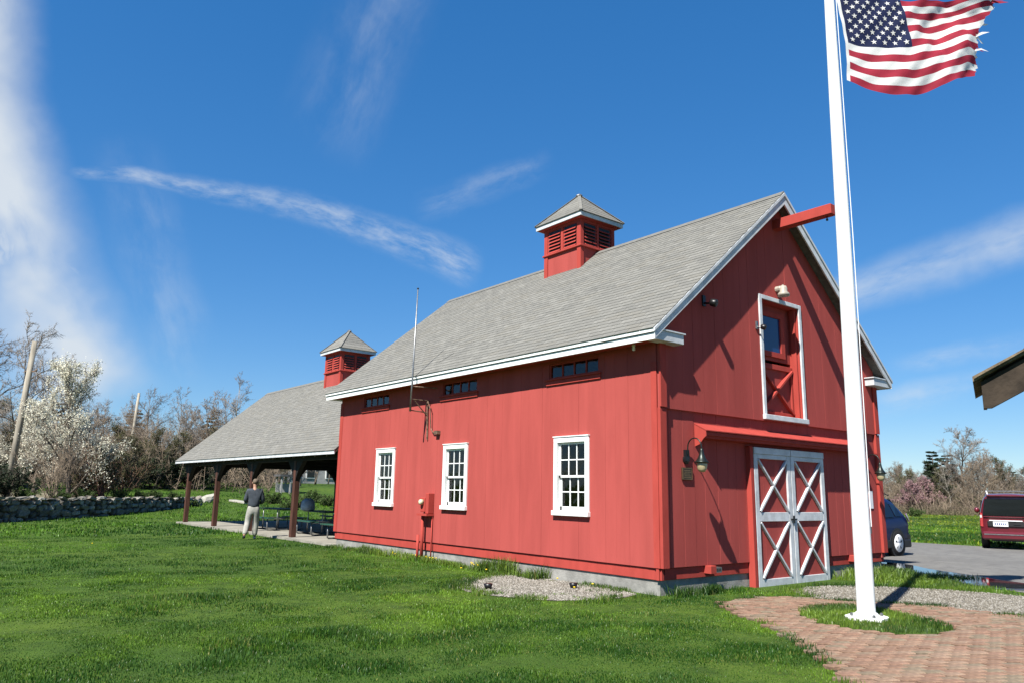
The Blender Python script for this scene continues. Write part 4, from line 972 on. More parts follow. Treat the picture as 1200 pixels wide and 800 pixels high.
for sg in (1, -1):
    MB().prism([(2.04, sg*.90, .92), (2.14, sg*.83, .92), (2.10, sg*.80, 1.16), (1.86, sg*.895, 1.12)], (0, sg*.02, 0)).build('tail_light', 'tail_red', sv)
    MB().prism([(-2.10, sg*.76, .72), (-1.85, sg*.85, .78), (-1.80, sg*.86, .88), (-2.02, sg*.78, .84)], (0, sg*.02, 0)).build('headlight', 'lamp_clear', sv)
    MB().box(-2.05, 2.06, sg*.86, sg*.925, .22, .44).build('sill_shade', 'car_black', sv, bevel=.03)  # black strip paints in the shade along the lower body
    MB().ball((-.55, sg*1.02, 1.08), (.07, .11, .07)).build('wing_mirror', 'paint_navy', sv, True)
    MB().box(.0, .14, sg*.925, sg*.945, .88, .905).build('door_handle', 'paint_navy', sv)
    MB().tube([(-.1, sg*.60, 1.66), (.3, sg*.62, 1.74), (1.2, sg*.60, 1.73), (1.6, sg*.58, 1.65)], .015, 6).build('roof_rail', 'car_black', sv)
    for xx in (-1.33, 1.30): arch(sv, xx, sg*.905, .35, sg); wheel(sv, xx, sg*.83, .35, sg)
MB().box(1.95, 2.20, -.86, .86, .32, .62).build('rear_bumper', 'car_black', sv, bevel=.06)
MB().box(-2.22, -1.98, -.80, .80, .28, .58).build('front_bumper', 'car_black', sv, bevel=.06)
sv.location = (12.55-1.30, 2.18+.83, G0+.008); sv.rotation_euler.z = math.radians(-2)
# maroon van: rear toward +x in local frame, turned to face the camera
vn = thing('parked_van', 'maroon high-roofed van with pale roof bars, seen from behind beside the field', 'van')
V = [(-4.0, .45, .76, .80, .62, .70, .50), (-3.85, .30, .88, .98, .80, .84, .66), (-3.1, .26, .98, 1.10, .86, .89, .70), (-2.75, .26, 1.0, 1.22, .88, .90, .68), (-2.1, .26, 1.02, 1.72, .88, .91, .70),
     (-1.2, .26, 1.02, 1.80, .88, .915, .74), (-.35, .26, 1.02, 1.80, .88, .915, .74), (-.04, .28, 1.02, 1.77, .87, .905, .73), (.0, .32, 1.02, 1.75, .85, .89, .72)]
body_mesh(V, 'body', 'paint_maroon', vn)
side_glass(V, 3, 4, vn, .1, .72, .35, .02); side_glass(V, 4, 5, vn); side_glass(V, 5, 6, vn)
MB().prism([(-2.15, -.58, 1.66), (-2.15, .58, 1.66), (-2.72, .70, 1.16), (-2.72, -.70, 1.16)], (-.03, 0, .03)).build('windscreen', 'car_glass', vn)
R0 = .012
MB().prism([(R0, -.80, 1.07), (R0, .80, 1.07), (R0, .70, 1.62), (R0, -.70, 1.62)], (.02, 0, 0)).build('rear_window', 'car_glass', vn, bevel=.02)
MB().box(R0, .045, -.78, .78, 1.02, 1.055).build('window_ledge', 'paint_maroon', vn, bevel=.01)
MB().prism([(-.25, -.68, 1.74), (-.25, .68, 1.74), (.10, .62, 1.70), (.10, -.62, 1.70)], (0, 0, .05)).build('rear_spoiler', 'paint_maroon', vn, bevel=.015)
MB().box(-.12, .10, -.86, .86, .30, .56).build('rear_bumper', 'paint_maroon', vn, bevel=.05)
MB().box(.06, .115, -.80, .80, .46, .49).build('bumper_strip', 'galv', vn)
MB().box(-.30, .02, -.60, .60, .26, .32).build('lower_valance', 'car_black', vn)
MB().box(R0, .05, -.68, .62, .72, .90).build('plate_panel', 'car_black', vn, bevel=.02)
MB().box(R0, .07, -.62, .30, .905, .935).build('chrome_strip', 'alloy', vn)
pl = MB().box(.051, .062, -.52, -.10, .73, .885).build('number_plate', 'plate_white', vn, bevel=.004)
for k in range(6): MB().box(.0622, .065, -.475+k*.058, -.44+k*.058, .78, .84).build('plate_character', 'plate_ink', pl)
MB().lathe([(.06, 0), (.055, .02), (.01, .022)], (.051, .46, .82), 14, (1, 0, 0)).build('badge', 'alloy', vn)
MB().box(.051, .066, .05, .25, .79, .83).build('tailgate_handle', 'car_black', vn)
MB().box(R0, .05, .50, .70, .52, .64).build('bumper_sticker', 'plate_white', vn)
for sg in (1, -1):
    MB().prism([(-.02, sg*.80, .70), (-.02, sg*.885, .72), (-.03, sg*.86, 1.18), (-.03, sg*.79, 1.12)], (.05, 0, 0)).build('tail_light', 'tail_red', vn, bevel=.01)
    MB().box(-.02, .036, sg*.815, sg*.872, 1.0, 1.09).build('reverse_lamp', 'lamp_clear', vn)
    MB().ball((-2.45, sg*.97, 1.22), (.07, .09, .10)).build('wing_mirror', 'paint_maroon', vn, True)
    MB().tube([(-2.0, sg*.60, 1.76), (-1.8, sg*.62, 1.86), (-.35, sg*.62, 1.87), (-.15, sg*.60, 1.78)], .02, 8).build('roof_rail', 'alloy', vn, True)
    for xx in (-3.0, -.72): arch(vn, xx, sg*.885, .33, sg); wheel(vn, xx, sg*.765, .33, sg)
for xx in (-.45, -1.5): MB().box(xx-.03, xx+.03, -.66, .66, 1.875, 1.90).build('roof_bar', 'galv', vn)
MB().tube([(.02, .30, .28), (-.4, .30, .30)], .03, 8).build('exhaust_pipe', 'galv', vn)
hd = math.radians(19.5); vn.location = (18.87+.91*math.sin(hd), 2.25-.91*math.cos(hd), G0+.008); vn.rotation_euler.z = hd+PI
# ------------------------------------------------------------------ dry stone wall
A_, B_, C_ = np.array([-11.0, 24.4]), np.array([-1.5, 31.6]), np.array([4.2, 37.2])
wl = thing('dry_stone_wall', 'low dry stone retaining wall with dark gaps, curving along the far edge of the lawn', 'stone wall', (-3.5, 30, G0))
def wl_pt(s):
    l1 = np.linalg.norm(B_-A_); l2 = np.linalg.norm(C_-B_)
    return (A_+(B_-A_)*s/l1, unit(B_-A_)) if s < l1 else (B_+(C_-B_)*(s-l1)/l2, unit(C_-B_))
WLEN = np.linalg.norm(B_-A_)+np.linalg.norm(C_-B_); WT = .55
stones = []
for i in range(14):
    mb = MB(); mb.ball((0, 0, 0), (1, 1, 1), 8, 5); sd = [random.uniform(.70, 1.15) for _ in mb.v]
    vs = [np.sign(np.array(v))*np.abs(np.array(v))**.55*s for v, s in zip(mb.v, sd)]
    me = bpy.data.meshes.new('stone'); me.from_pydata([tuple(float(c) for c in v) for v in vs], [], mb.f); me.materials.append(MAT['stone%d' % (i % 4)]); stones.append(me)
row_z = WT; cnt = 0
mb = MB()
for k in range(40):
    s0 = WLEN*k/40; s1 = WLEN*(k+1)/40+.02; p, d = wl_pt(s0); q, _ = wl_pt(s1); n = np.array([-d[1], d[0]])
    mb.prism([(*(p+n*.16), -1.0), (*(q+n*.16), -1.0), (*(q+n*.5), -1.0), (*(p+n*.5), -1.0)], (0, 0, 1.0+WT-.08))
mb.build('wall_core', 'stone2', wl)
rows = [(WT-.05, .065, .45), (WT-.20, .10, .27), (WT-.40, .125, .34), (WT-.64, .135, .38), (WT-.90, .14, .42)]
for zc, hh, wd in rows:
    s = random.random()*.2
    while s < WLEN:
        w2 = wd*random.uniform(.45, 1.7); p, d = wl_pt(min(s+w2/2, WLEN-.01)); n = np.array([-d[1], d[0]]); gzl = float(gz(p[0], p[1]))
        if zc+hh > gzl:
            o = bpy.data.objects.new('stone', random.choice(stones)); COL.objects.link(o); o.parent = wl
            o.location = Vector((*(p+n*random.uniform(.10, .17)), zc+random.uniform(-.05, .05)))-wl.location
            o.scale = (w2/2*1.0, .17, hh*random.uniform(.65, 1.25)); o.rotation_euler = (random.gauss(0, .12), random.gauss(0, .16), math.atan2(d[1], d[0])+random.gauss(0, .06)); cnt += 1
        s += w2+.02
# raised planting bed behind the wall
vs = []; fs = []; nb = 30; md = 10
for k in range(nb+1):
    p, d = wl_pt(min(WLEN*k/nb, WLEN-.01)); n = np.array([-d[1], d[0]])
    for j in range(md+1):
        q = p+n*(.3+j*j*.16); vs.append((q[0], q[1], max(WT-.07+.03*math.sin(k*1.7+j), float(gz(q[0], q[1]))+.03) if j < md else float(gz(q[0], q[1]))-.05))
for k in range(nb):
    for j in range(md): a = k*(md+1)+j; fs.append((a, a+md+1, a+md+2, a+1))
o = MB().add(vs, fs).build('planting_bed', 'bed_soil', None, True); tag(o, kind='structure')
def gzb(x, y):
    # ground incl. bed
    z = float(gz(x, y))
    for k in range(0, 41):
        p, d = wl_pt(min(WLEN*k/40, WLEN-.01)); n = np.array([-d[1], d[0]]); v = np.array([x, y])-p
        if abs(v@d) < .4 and .2 < v@n < 14: return max(z+.03, WT-.07)
    return z
# ------------------------------------------------------------------ trees
def tri_twigs(base, dirs, lens, rad, out_v, out_f):
    """vectorised thin 3-sided spikes"""
    n = len(base)
    if n == 0: return
    r = rng.normal(size=(n, 3)); a = np.cross(dirs, r); a /= np.linalg.norm(a, axis=1, keepdims=True)+1e-9; b = np.cross(dirs, a)
    o = sum(len(v) for v in out_v); rr = np.asarray(rad).reshape(-1, 1) if not np.isscalar(rad) else rad
    vs = np.stack([base+a*rr, base+(-.5*a+.866*b)*rr, base+(-.5*a-.866*b)*rr, base+dirs*np.asarray(lens).reshape(-1, 1)], 1).reshape(-1, 3)
    i = (np.arange(n)*4+o)[:, None]; out_v.append(vs); out_f.append(np.concatenate([i+[[0, 1, 3]], i+[[1, 2, 3]], i+[[2, 0, 3]]], 1).ravel())
def nrm(a): return a/(np.linalg.norm(a, axis=-1, keepdims=True)+1e-9)
def bare_tree(h, r0, spread=.8, nl=9, n2=6, n3=6, n4=5, trunk_f=.5, tw=.012, upw=.35, multi=1, wig=.12, tip=1.0):
    """returns trunk MB, crown (v,f) and twig ends"""
    tm = MB(); CV, CF = [], []; ends_b, ends_d = [], []
    limbs = []
    for m_ in range(multi):
        lean = np.array([random.gauss(0, .05+.16*(multi > 1)), random.gauss(0, .05+.16*(multi > 1)), 1]); pts = []; p = np.array([random.gauss(0, .1*(multi > 1)), random.gauss(0, .1*(multi > 1)), -.15]); ns = 7; rr = []
        for i in range(ns+1):
            pts.append(p.copy()); rr.append(r0*(1-.93*(i/ns)**.85)/(multi**.5)); d = unit(lean+np.array([random.gauss(0, wig), random.gauss(0, wig), 0])); p = p+d*h*.93/ns
        tm.tube(pts, rr, 7 if multi == 1 else 5, True); pa = np.array(pts)
        for k in range(nl):
            f = trunk_f*.55+(1-trunk_f*.55)*((k+random.random())/nl)*.97; i = min(int(f*ns), ns-1); q = pa[i]+(pa[i+1]-pa[i])*(f*ns-i)
            t = k*2.4+random.random(); L_ = h*spread*.42*(1.1-.75*f)*random.uniform(.7, 1.2)+.06*h
            d = unit(np.array([math.cos(t), math.sin(t), upw+.8*f*random.uniform(.4, 1.2)])); limbs.append((q, d, L_, rr[i]*.55+.01))
    b2, d2, l2, r2 = [], [], [], []
    for q, d, L_, r in limbs:
        pts = [q]; p = q.copy(); dd = d.copy(); ns = 4
        for i in range(ns): dd = unit(dd+rng.normal(size=3)*.16+np.array([0, 0, .09])); p = p+dd*L_/ns; pts.append(p.copy())
        tm.tube(pts, [r*(1-.85*i/ns) for i in range(ns+1)], 4, False); pa = np.array(pts)
        for k in range(n2):
            f = .2+.8*(k+random.random())/n2; i = min(int(f*ns), ns-1); q2 = pa[i]+(pa[i+1]-pa[i])*(f*ns-i); td = unit(pa[i+1]-pa[i])
            b2.append(q2); d2.append(unit(td*.7+rng.normal(size=3)*.55+np.array([0, 0, .22]))); l2.append(L_*random.uniform(.28, .55)*(1.15-.5*f)); r2.append(max(tw*1.6, r*.32))
    b2, d2, l2, r2 = map(np.array, (b2, d2, l2, r2)); tri_twigs(b2, d2, l2, r2, CV, CF)
    def kids(b, d, l, n, fl, r):
        N_ = len(b)*n; f = rng.uniform(.2, 1, N_); bi = np.repeat(np.arange(len(b)), n); nb_ = b[bi]+d[bi]*(l[bi]*f)[:, None]
        nd = nrm(d[bi]*.75+rng.normal(size=(N_, 3))*.5+np.array([0, 0, .15])); nl_ = l[bi]*rng.uniform(.35, .75, N_)*fl; tri_twigs(nb_, nd, nl_, r, CV, CF); return nb_, nd, nl_
    b3, d3, l3 = kids(b2, d2, l2, n3, 1.0, tw*1.1); b4, d4, l4 = kids(b3, d3, l3, n4, .95, tw*.8)
    return tm, np.concatenate(CV), np.concatenate(CF), b4+d4*l4[:, None]*.6, b4
def leaf_tris(c, size, out_v, out_f, flat=False):
    n = len(c); o = sum(len(v) for v in out_v); a = nrm(rng.normal(size=(n, 3))); b = nrm(np.cross(a, rng.normal(size=(n, 3)))); s = (size*rng.uniform(.6, 1.3, n))[:, None]
    vs = np.stack([c+a*s, c-a*s*.5+b*s*.8, c-a*s*.5-b*s*.8], 1).reshape(-1, 3); out_v.append(vs); out_f.append((np.arange(n*3)+o))
def tree_obj(name, spec, trunk_mat, twig_mat, leaves=None):
    """prototype tree at origin; leaves=(mat,count,size,jit)"""
    t = thing(name, 'x', 'tree'); tm, v, f, ends_, b4 = bare_tree(**spec)
    o = tm.build('trunk', trunk_mat, None, True); o.parent = t
    c = npmesh('crown', v, f, 3, twig_mat); c.parent = t
    if leaves:
        mt, cnt_, sz, jit = leaves; idx = rng.integers(0, len(ends_), cnt_); cc = ends_[idx]+rng.normal(size=(cnt_, 3))*jit; V_, F_ = [], []; leaf_tris(cc, sz, V_, F_)
        l = npmesh('blossom' if 'bloss' in mt else 'foliage', V_[0], F_[0], 3, mt); l.parent = t
    return t
PROT = {}
def proto(key, name, spec, tmat, wmat, leaves=None): PROT[key] = [tree_obj(name, spec, tmat, wmat, leaves), False, spec['h']]
proto('oak', 'bare_tree', dict(h=12, r0=.24, spread=.95, nl=11, n2=8, n3=6, n4=5, trunk_f=.55, tw=.016), 'bark', 'twig')
proto('ash', 'bare_tree', dict(h=12, r0=.20, spread=.7, nl=12, n2=7, n3=6, n4=5, trunk_f=.45, tw=.015, upw=.6), 'bark', 'twig_grey')
proto('crown', 'bare_tree', dict(h=12, r0=.26, spread=.85, nl=15, n2=10, n3=7, n4=6, trunk_f=.5, tw=.017, upw=.75), 'bark', 'twig_grey')
proto('thin', 'bare_tree', dict(h=12, r0=.15, spread=.55, nl=11, n2=6, n3=5, n4=5, trunk_f=.6, tw=.014, upw=.8), 'bark_pale', 'twig_grey')
proto('dense', 'bare_tree', dict(h=10, r0=.20, spread=.95, nl=15, n2=8, n3=6, n4=6, trunk_f=.25, tw=.018, upw=.5), 'bark', 'twig_warm')
proto('multi', 'bare_tree', dict(h=9, r0=.22, spread=.8, nl=6, n2=7, n3=6, n4=5, trunk_f=.3, tw=.016, upw=.7, multi=3), 'bark', 'twig')
proto('pear', 'flowering_tree', dict(h=7, r0=.16, spread=.9, nl=13, n2=8, n3=6, n4=5, trunk_f=.25, tw=.014, upw=.9), 'bark', 'twig', ('blossom', 15000, .040, .11))
proto('cherry', 'flowering_tree', dict(h=6, r0=.16, spread=1.1, nl=12, n2=7, n3=6, n4=4, trunk_f=.3, tw=.016, upw=.4), 'bark', 'twig_red', ('blossom_pink', 5200, .13, .16))
proto('bud', 'budding_tree', dict(h=10, r0=.18, spread=.85, nl=12, n2=7, n3=6, n4=5, trunk_f=.3, tw=.015, upw=.5), 'bark', 'twig', ('leaf_olive', 5200, .10, .16))
def shrub_proto(key, h, stems, mat, leaves=None, rad=.8, name='shrub'):
    t = thing(name, 'x', 'shrub'); CV, CF = [], []; n = stems
    b = np.stack([rng.normal(size=n)*rad*.16, rng.normal(size=n)*rad*.16, np.full(n, -.05)], 1); d = nrm(np.stack([rng.normal(size=n)*rad*.62, rng.normal(size=n)*rad*.62, np.full(n, 1.0)], 1)); l = h*rng.uniform(.7, 1.1, n)
    tri_twigs(b, d, l, .022, CV, CF); ends_ = None
    for fl, k, r in ((.5, 8, .011), (.6, 6, .008)):
        N_ = len(b)*k; f = rng.uniform(.25, 1, N_); bi = np.repeat(np.arange(len(b)), k); nb_ = b[bi]+d[bi]*(l[bi]*f)[:, None]; nd = nrm(d[bi]*.6+rng.normal(size=(N_, 3))*.5+np.array([0, 0, .25])); nl_ = l[bi]*rng.uniform(.3, .8, N_)*fl
        tri_twigs(nb_, nd, nl_, r, CV, CF); b, d, l = nb_, nd, nl_
    c = npmesh('branches', np.concatenate(CV), np.concatenate(CF), 3, mat); c.parent = t
    if leaves:
        mt, cnt_, sz = leaves; idx = rng.integers(0, len(b), cnt_); cc = b[idx]+d[idx]*(l[idx]*rng.uniform(0, 1, cnt_))[:, None]+rng.normal(size=(cnt_, 3))*.05; V_, F_ = [], []; leaf_tris(cc, sz, V_, F_)
        q = npmesh('foliage', V_[0], F_[0], 3, mt); q.parent = t
    PROT[key] = [t, False, h]
shrub_proto('bush_bare', 3.0, 26, 'twig_warm'); shrub_proto('bush_red', 2.4, 30, 'twig_red', ('leaf_olive', 5000, .045)); shrub_proto('bush_dark', 2.0, 26, 'twig', ('leaf_dark', 9000, .055), 1.1); shrub_proto('bush_green', 1.0, 20, 'twig', ('leaf_green', 5000, .05), 1.3)
def pine_proto(key, h):
    t = thing('pine_tree', 'x', 'tree'); tm = MB(); tm.tube([(0, 0, -.2), (.1, 0, h*.5), (0, .1, h)], [.22, .15, .03], 7); V_, F_, C_ = [], [], []
    for k in range(13):
        f = .30+.68*k/12
        for j in range(6):
            a = random.random()*2*PI; L_ = h*.34*(1.12-f)*random.uniform(.5, 1.2)+.4; b = np.array([0, 0, h*f]); e = b+np.array([math.cos(a)*L_, math.sin(a)*L_, L_*random.uniform(-.05, .3)]); tm.tube([b, e], [.05, .012], 4, False)
            for q in range(3): c = b+(e-b)*random.uniform(.45, 1.05); C_.append(c+rng.normal(size=(95, 3))*np.array([.30, .30, .13])*L_*.4)
    leaf_tris(np.concatenate(C_), .11, V_, F_); o = tm.build('trunk', 'bark', None); o.parent = t; q = npmesh('foliage', V_[0], F_[0], 3, 'leaf_dark'); q.parent = t; PROT[key] = [t, False, h]
pine_proto('pine', 11)
def plant(key, px, d, label, cat, group=None, ty=None, h=None, bed=False, off=0):
    P_ = PROT[key]; o = P_[0] if not P_[1] else copy_tree(P_[0]); P_[1] = True
    if bed: d = 36.6+.034*px+off
    p = far(px, d); z = gzb(p[0], p[1]) if bed else p[2]
    if ty is not None: h = topz(px, ty, d)-z
    s = h/P_[2]; o.location = (p[0], p[1], z-.05); o.scale = (s*random.uniform(.9, 1.1),)*2+(s,); o.rotation_euler.z = random.random()*6.28
    for k_ in ('label', 'category', 'group'):
        if k_ in o: del o[k_]
    tag(o, label, cat, group); return o
# left: beside and behind the stone wall
plant('pear', 82, 43, 'white-blossoming tree rising behind the stone wall', 'tree', ty=424)
plant('pear', 44, 47, 'smaller white-blossoming tree half behind the leaning utility pole', 'tree', ty=470)
plant('pear', 122, 45, 'low sparse white-flowering tree beside the largest blossoming tree', 'tree', ty=520)
plant('bush_bare', 62, 38.5, 'wide fan of bare brown shrub stems on the raised bed', 'shrub', ty=512, bed=True, off=2.6)
plant('bush_bare', 92, 41, 'bare brown shrub on the raised bed under the blossoming tree', 'shrub', ty=522, bed=True, off=4.5)
plant('bush_red', 118, 38, 'reddish brown leafy shrub on the raised bed', 'shrub', ty=530, bed=True, off=2.5)
plant('bush_red', 143, 39, 'brown rounded shrub on the raised bed, beside the reddish one', 'shrub', ty=540, bed=True, off=2.8)
plant('bush_dark', 12, 36.5, 'dark evergreen shrub on the raised bed near the leaning pole', 'shrub', ty=548, bed=True, off=3.2)
plant('bush_dark', -25, 36, 'dark evergreen shrub at the end of the raised bed', 'shrub', ty=545, bed=True, off=3)
plant('bush_dark', 105, 40, 'dark leafy shrub under the blossoming tree', 'shrub', ty=552, bed=True, off=4)
for i, (px, d) in enumerate([(30, 35.5), (75, 37), (165, 42), (182, 44), (205, 46), (225, 48), (100, 37.5), (140, 38)]):
    plant('bush_green', px, d, 'low green clump growing on the raised bed behind the stone wall', 'plant', 'low green clumps on the raised bed', h=random.uniform(.35, .6), bed=True, off=random.uniform(1.2, 2.4))
KIND = {'oak': 'broad-crowned bare tree', 'ash': 'upright grey-twigged bare tree', 'thin': 'slender pale-barked bare tree', 'dense': 'bushy warm-brown bare tree', 'multi': 'many-stemmed bare tree', 'bud': 'olive-budded leafless tree'}
BT = 'bare leafless tree in the wood behind the stone wall and pavilion'; BG = 'bare trees in the wood behind the pavilion'
for px, ty, d, k in [(8, 372, 52, 'ash'), (-35, 385, 54, 'oak'), (28, 408, 58, 'thin'), (70, 418, 66, 'ash'), (168, 456, 72, 'oak'), (150, 470, 78, 'dense'), (200, 452, 76, 'thin'), (212, 470, 66, 'ash'), (240, 468, 72, 'dense'), (277, 437, 66, 'thin'), (262, 462, 80, 'oak'), (228, 480, 60, 'multi'),
                     (185, 492, 60, 'dense'), (305, 470, 84, 'ash'), (330, 490, 74, 'multi'), (352, 500, 66, 'oak'), (318, 500, 62, 'multi'), (368, 515, 70, 'multi'), (384, 508, 76, 'ash'), (352, 520, 72, 'dense'), (372, 480, 105, 'ash'), (405, 490, 102, 'dense'), (-75, 400, 60, 'dense'), (-110, 390, 58, 'oak'), (120, 478, 70, 'dense'), (98, 470, 76, 'oak')]:
    plant(k, px, d, KIND[k]+' in the wood behind the stone wall and pavilion', 'tree', BG, ty=ty)
for px, ty, d in [(135, 500, 62), (175, 505, 58), (155, 515, 56), (205, 508, 58), (255, 505, 62), (60, 500, 60), (20, 480, 60), (285, 510, 64), (-20, 470, 62), (335, 525, 70)]:
    plant('bud', px, d, 'leafless tree with olive buds in the undergrowth behind the pavilion', 'tree', 'budding trees in the undergrowth', ty=ty)
for px, ty, d in [(148, 482, 84), (290, 480, 88), (240, 488, 86), (60, 470, 80)]: plant('pine', px, d, 'dark evergreen tree standing among the bare trees behind the pavilion', 'tree', 'evergreens in the wood', ty=ty)
for px, ty, d in [(150, 532, 57), (190, 530, 58), (232, 534, 58), (278, 536, 62), (30, 526, 55)]: plant('bush_dark', px, d, 'dark evergreen shrub in the undergrowth behind the pavilion', 'shrub', 'dark shrubs in the undergrowth', ty=ty)
# right: edge of the field
RTx = 'bare leafless tree along the far edge of the field'; RG = 'bare trees along the field edge'
plant('crown', 1131, 105, 'tallest bare tree on the far field edge, next to the dark pine', 'tree', ty=503)
plant('pine', 1096, 104, 'dark green pine on the far field edge', 'tree', ty=528); plant('pine', 1113, 110, 'dark pine tucked behind the tallest bare tree', 'tree', ty=532)
plant('thin', 1112, 100, 'pale-barked slender bare tree in front of the pine', 'tree', ty=538)
plant('cherry', 1066, 98, 'pink-blossoming tree at the field edge behind the navy SUV', 'tree', ty=566); plant('cherry', 1080, 101, 'second pink-blossoming tree at the field edge, further along', 'tree', ty=562)
for i in range(34):
    px = 1012+i*8.2+random.uniform(-3, 3); ty = 552+random.uniform(-8, 10)+(8 if px < 1060 else 0)-(14 if 1140 < px < 1190 else 0)
    k = random.choice(['dense', 'multi', 'ash', 'oak', 'bud', 'dense', 'bud']); plant(k, px, random.uniform(100, 118), KIND[k]+' along the far edge of the field', 'tree', RG, ty=ty)
for i in range(15): k = random.choice(['dense', 'bud', 'oak']); plant(k, 1010+i*20+random.uniform(-6, 6), random.uniform(135, 175), KIND[k]+' on the wooded rise behind the field', 'tree', 'trees on the wooded rise', ty=random.uniform(546, 556))
for i in range(12): k = random.choice(['dense', 'multi', 'ash']); plant(k, 1016+i*7.5+random.uniform(-3, 3), random.uniform(112, 130), KIND[k]+' in the wood behind the pink-blossoming trees', 'tree', 'trees behind the pink blossom', ty=random.uniform(543, 556))
for px, ty in ((1172, 548), (1188, 552), (1196, 560)): plant('pine', px, 116, 'dark evergreen behind the bare trees above the van', 'tree', 'evergreens above the van', ty=ty)
# thicket and scrub: masses nobody could count
def thicket(name, label, px0, px1, d0, d1, n, h0, h1, mat, r=.02):
    CV, CF = [], []; px = rng.uniform(px0, px1, n); d = rng.uniform(d0, d1, n); rr = np.array([ray(p, 570) for p in px]); b = CAM+rr*d[:, None]; b[:, 2] = gz(b[:, 0], b[:, 1])-.05
    dd = nrm(np.stack([rng.normal(size=n)*.5, rng.normal(size=n)*.5, np.ones(n)], 1)); l = h0+(h1-h0)*rng.random(n)**2.2; tri_twigs(b, dd, l, r, CV, CF)
    for k, fl, r2 in ((8, .6, r*.5), (4, .6, r*.35)):
        N_ = len(b)*k; f = rng.uniform(.15, 1, N_); bi = np.repeat(np.arange(len(b)), k); nb_ = b[bi]+dd[bi]*(l[bi]*f)[:, None]; nd = nrm(dd[bi]*.4+rng.normal(size=(N_, 3))*.6); nl_ = l[bi]*rng.uniform(.3, .8, N_)*fl; tri_twigs(nb_, nd, nl_, r2, CV, CF); b, dd, l = nb_, nd, nl_
    tag(npmesh(name, np.concatenate(CV), np.concatenate(CF), 3, mat), label, 'undergrowth', kind='stuff')
thicket('undergrowth', 'tangled brown undergrowth filling the wood behind the pavilion', -130, 318, 56, 84, 2100, 1.6, 5.2, 'twig_warm', .026)
thicket('undergrowth', 'grey tangled undergrowth deeper in the wood behind the pavilion', -130, 345, 74, 98, 1500, 2.5, 7.0, 'twig', .034)
thicket('field_scrub', 'brown scrub along the far edge of the green field', 1000, 1290, 96, 112, 1500, 1.0, 4.2, 'twig_warm', .04)
thicket('field_scrub', 'tan dead weeds at the foot of the field edge trees', 1000, 1290, 92, 98, 800, .3, 1.0, 'dry_grass', .035)
# utility poles
def upole(px0, py0, px1, py1, d, r, label):
    b = far(px0, d); b[2] = gz(b[0], b[1]); tp = CAM+ray(px1, py1)*d; bot = CAM+ray(px0, py0)*d; dirv = unit(tp-bot); base = bot-dirv*((bot[2]-b[2]+.3)/dirv[2])
    t = thing('utility_pole', label, 'pole', tuple(float(c) for c in base)); MB().tube([base, (base+tp)/2, tp], [r*1.15, r, r*.8], 10).build('shaft', 'old_pole', t, True)
    k = tp-dirv*1.5; MB().bar(k-RT*.25, k+RT*.35, .05, .05).lathe([(.05, 0), (.06, .06), (.02, .12)], k+RT*.33, 8).build('insulator_arm', 'rust_metal', t)
upole(15, 540, 41, 400, 44, .15, 'stout leaning grey utility pole beside the white-blossoming tree')
upole(150, 545, 163, 460, 68, .12, 'thin leaning grey utility pole in front of the rounded bare tree')
# background house, garden hut, boulder, plank
hp = far(376, 80); hs_ = thing('white_house', 'pale grey-white two-storey house glimpsed between the pavilion posts', 'house', tuple(hp)); hx, hy, hz_ = hp
pm('house_white', (.42, .42, .41), .8, 0, .2, .08, 3); pm('house_roof', (.12, .12, .125), .9, 0, .2, .15, 4)
MB().box(hx-4, hx+4.5, hy, hy+7, hz_-.5, hz_+4.2).build('wall', 'house_white', hs_); MB().prism([(hx-.2, hy-.02, hz_+4.2), (hx+4.5, hy-.02, hz_+4.2), (hx+2.15, hy-.02, hz_+6.4)], (0, 1, 0)).build('gable', 'house_white', hs_)
rf = MB().prism([(hx-4.4, hy-.4, hz_+4.2), (hx-4.4, hy+7.4, hz_+4.2), (hx-4.4, hy+3.5, hz_+6.6)], (9.3, 0, 0)).build('roof', 'house_roof', hs_)
MB().box(hx-2.6, hx-2.0, hy+3, hy+3.6, hz_+5.5, hz_+7.2).build('chimney', 'brick0', rf)
for xx in (-3.2, -1.6, .5, 1.9, 3.3):
    for zz in (.6, 2.8):
        f_ = MB().box(hx+xx-.1, hx+xx+.9, hy-.08, hy-.01, hz_+zz-.1, hz_+zz+1.35).build('window', 'white_trim', hs_); MB().box(hx+xx, hx+xx+.8, hy-.10, hy-.081, hz_+zz, hz_+zz+1.25).build('pane', 'car_glass', f_)
gp = far(337, 58); t = thing('garden_hut', 'small pale open garden hut with dark flat roof beyond the pavilion', 'hut', tuple(gp)); x, y, z = gp
MB().box(x-.85, x+.85, y-.6, y+.6, z+1.15, z+1.30).build('roof', 'house_roof', t)
for sx in (-.65, 0, .65):
    for sy in (-.45, .45): MB().box(x+sx-.05, x+sx+.05, y+sy-.05, y+sy+.05, z-.1, z+1.148).build('post', 'house_white', t)
MB().box(x-.7, x+.7, y+.38, y+.42, z-.05, z+.65).build('back_panel', 'house_white', t)
bp_ = hit(243, 588); mb = MB().ball((0, 0, .2), (.55, .38, .36), 9, 6); random.seed(3)
mb.v = [(bp_[0]+x*random.uniform(.85, 1.1)+.5*(z-.2), bp_[1]+y*random.uniform(.85, 1.1), bp_[2]+z*random.uniform(.9, 1.1)-.1+.55*max(0, x)) for x, y, z in mb.v]
tag(mb.build('boulder', 'pale_rock'), 'pale tilted boulder on the grass at the end of the stone wall', 'boulder')
pp = hit(272, 587); q_ = hit(290, 590); mb = MB().bar(pp+np.array([0, 0, .06]), q_+np.array([0, 0, .06]), .5, .12); tag(mb.build('stone_slab', 'pale_rock', bevel=.02), 'long pale flat stone lying in the grass behind the standing man', 'slab')
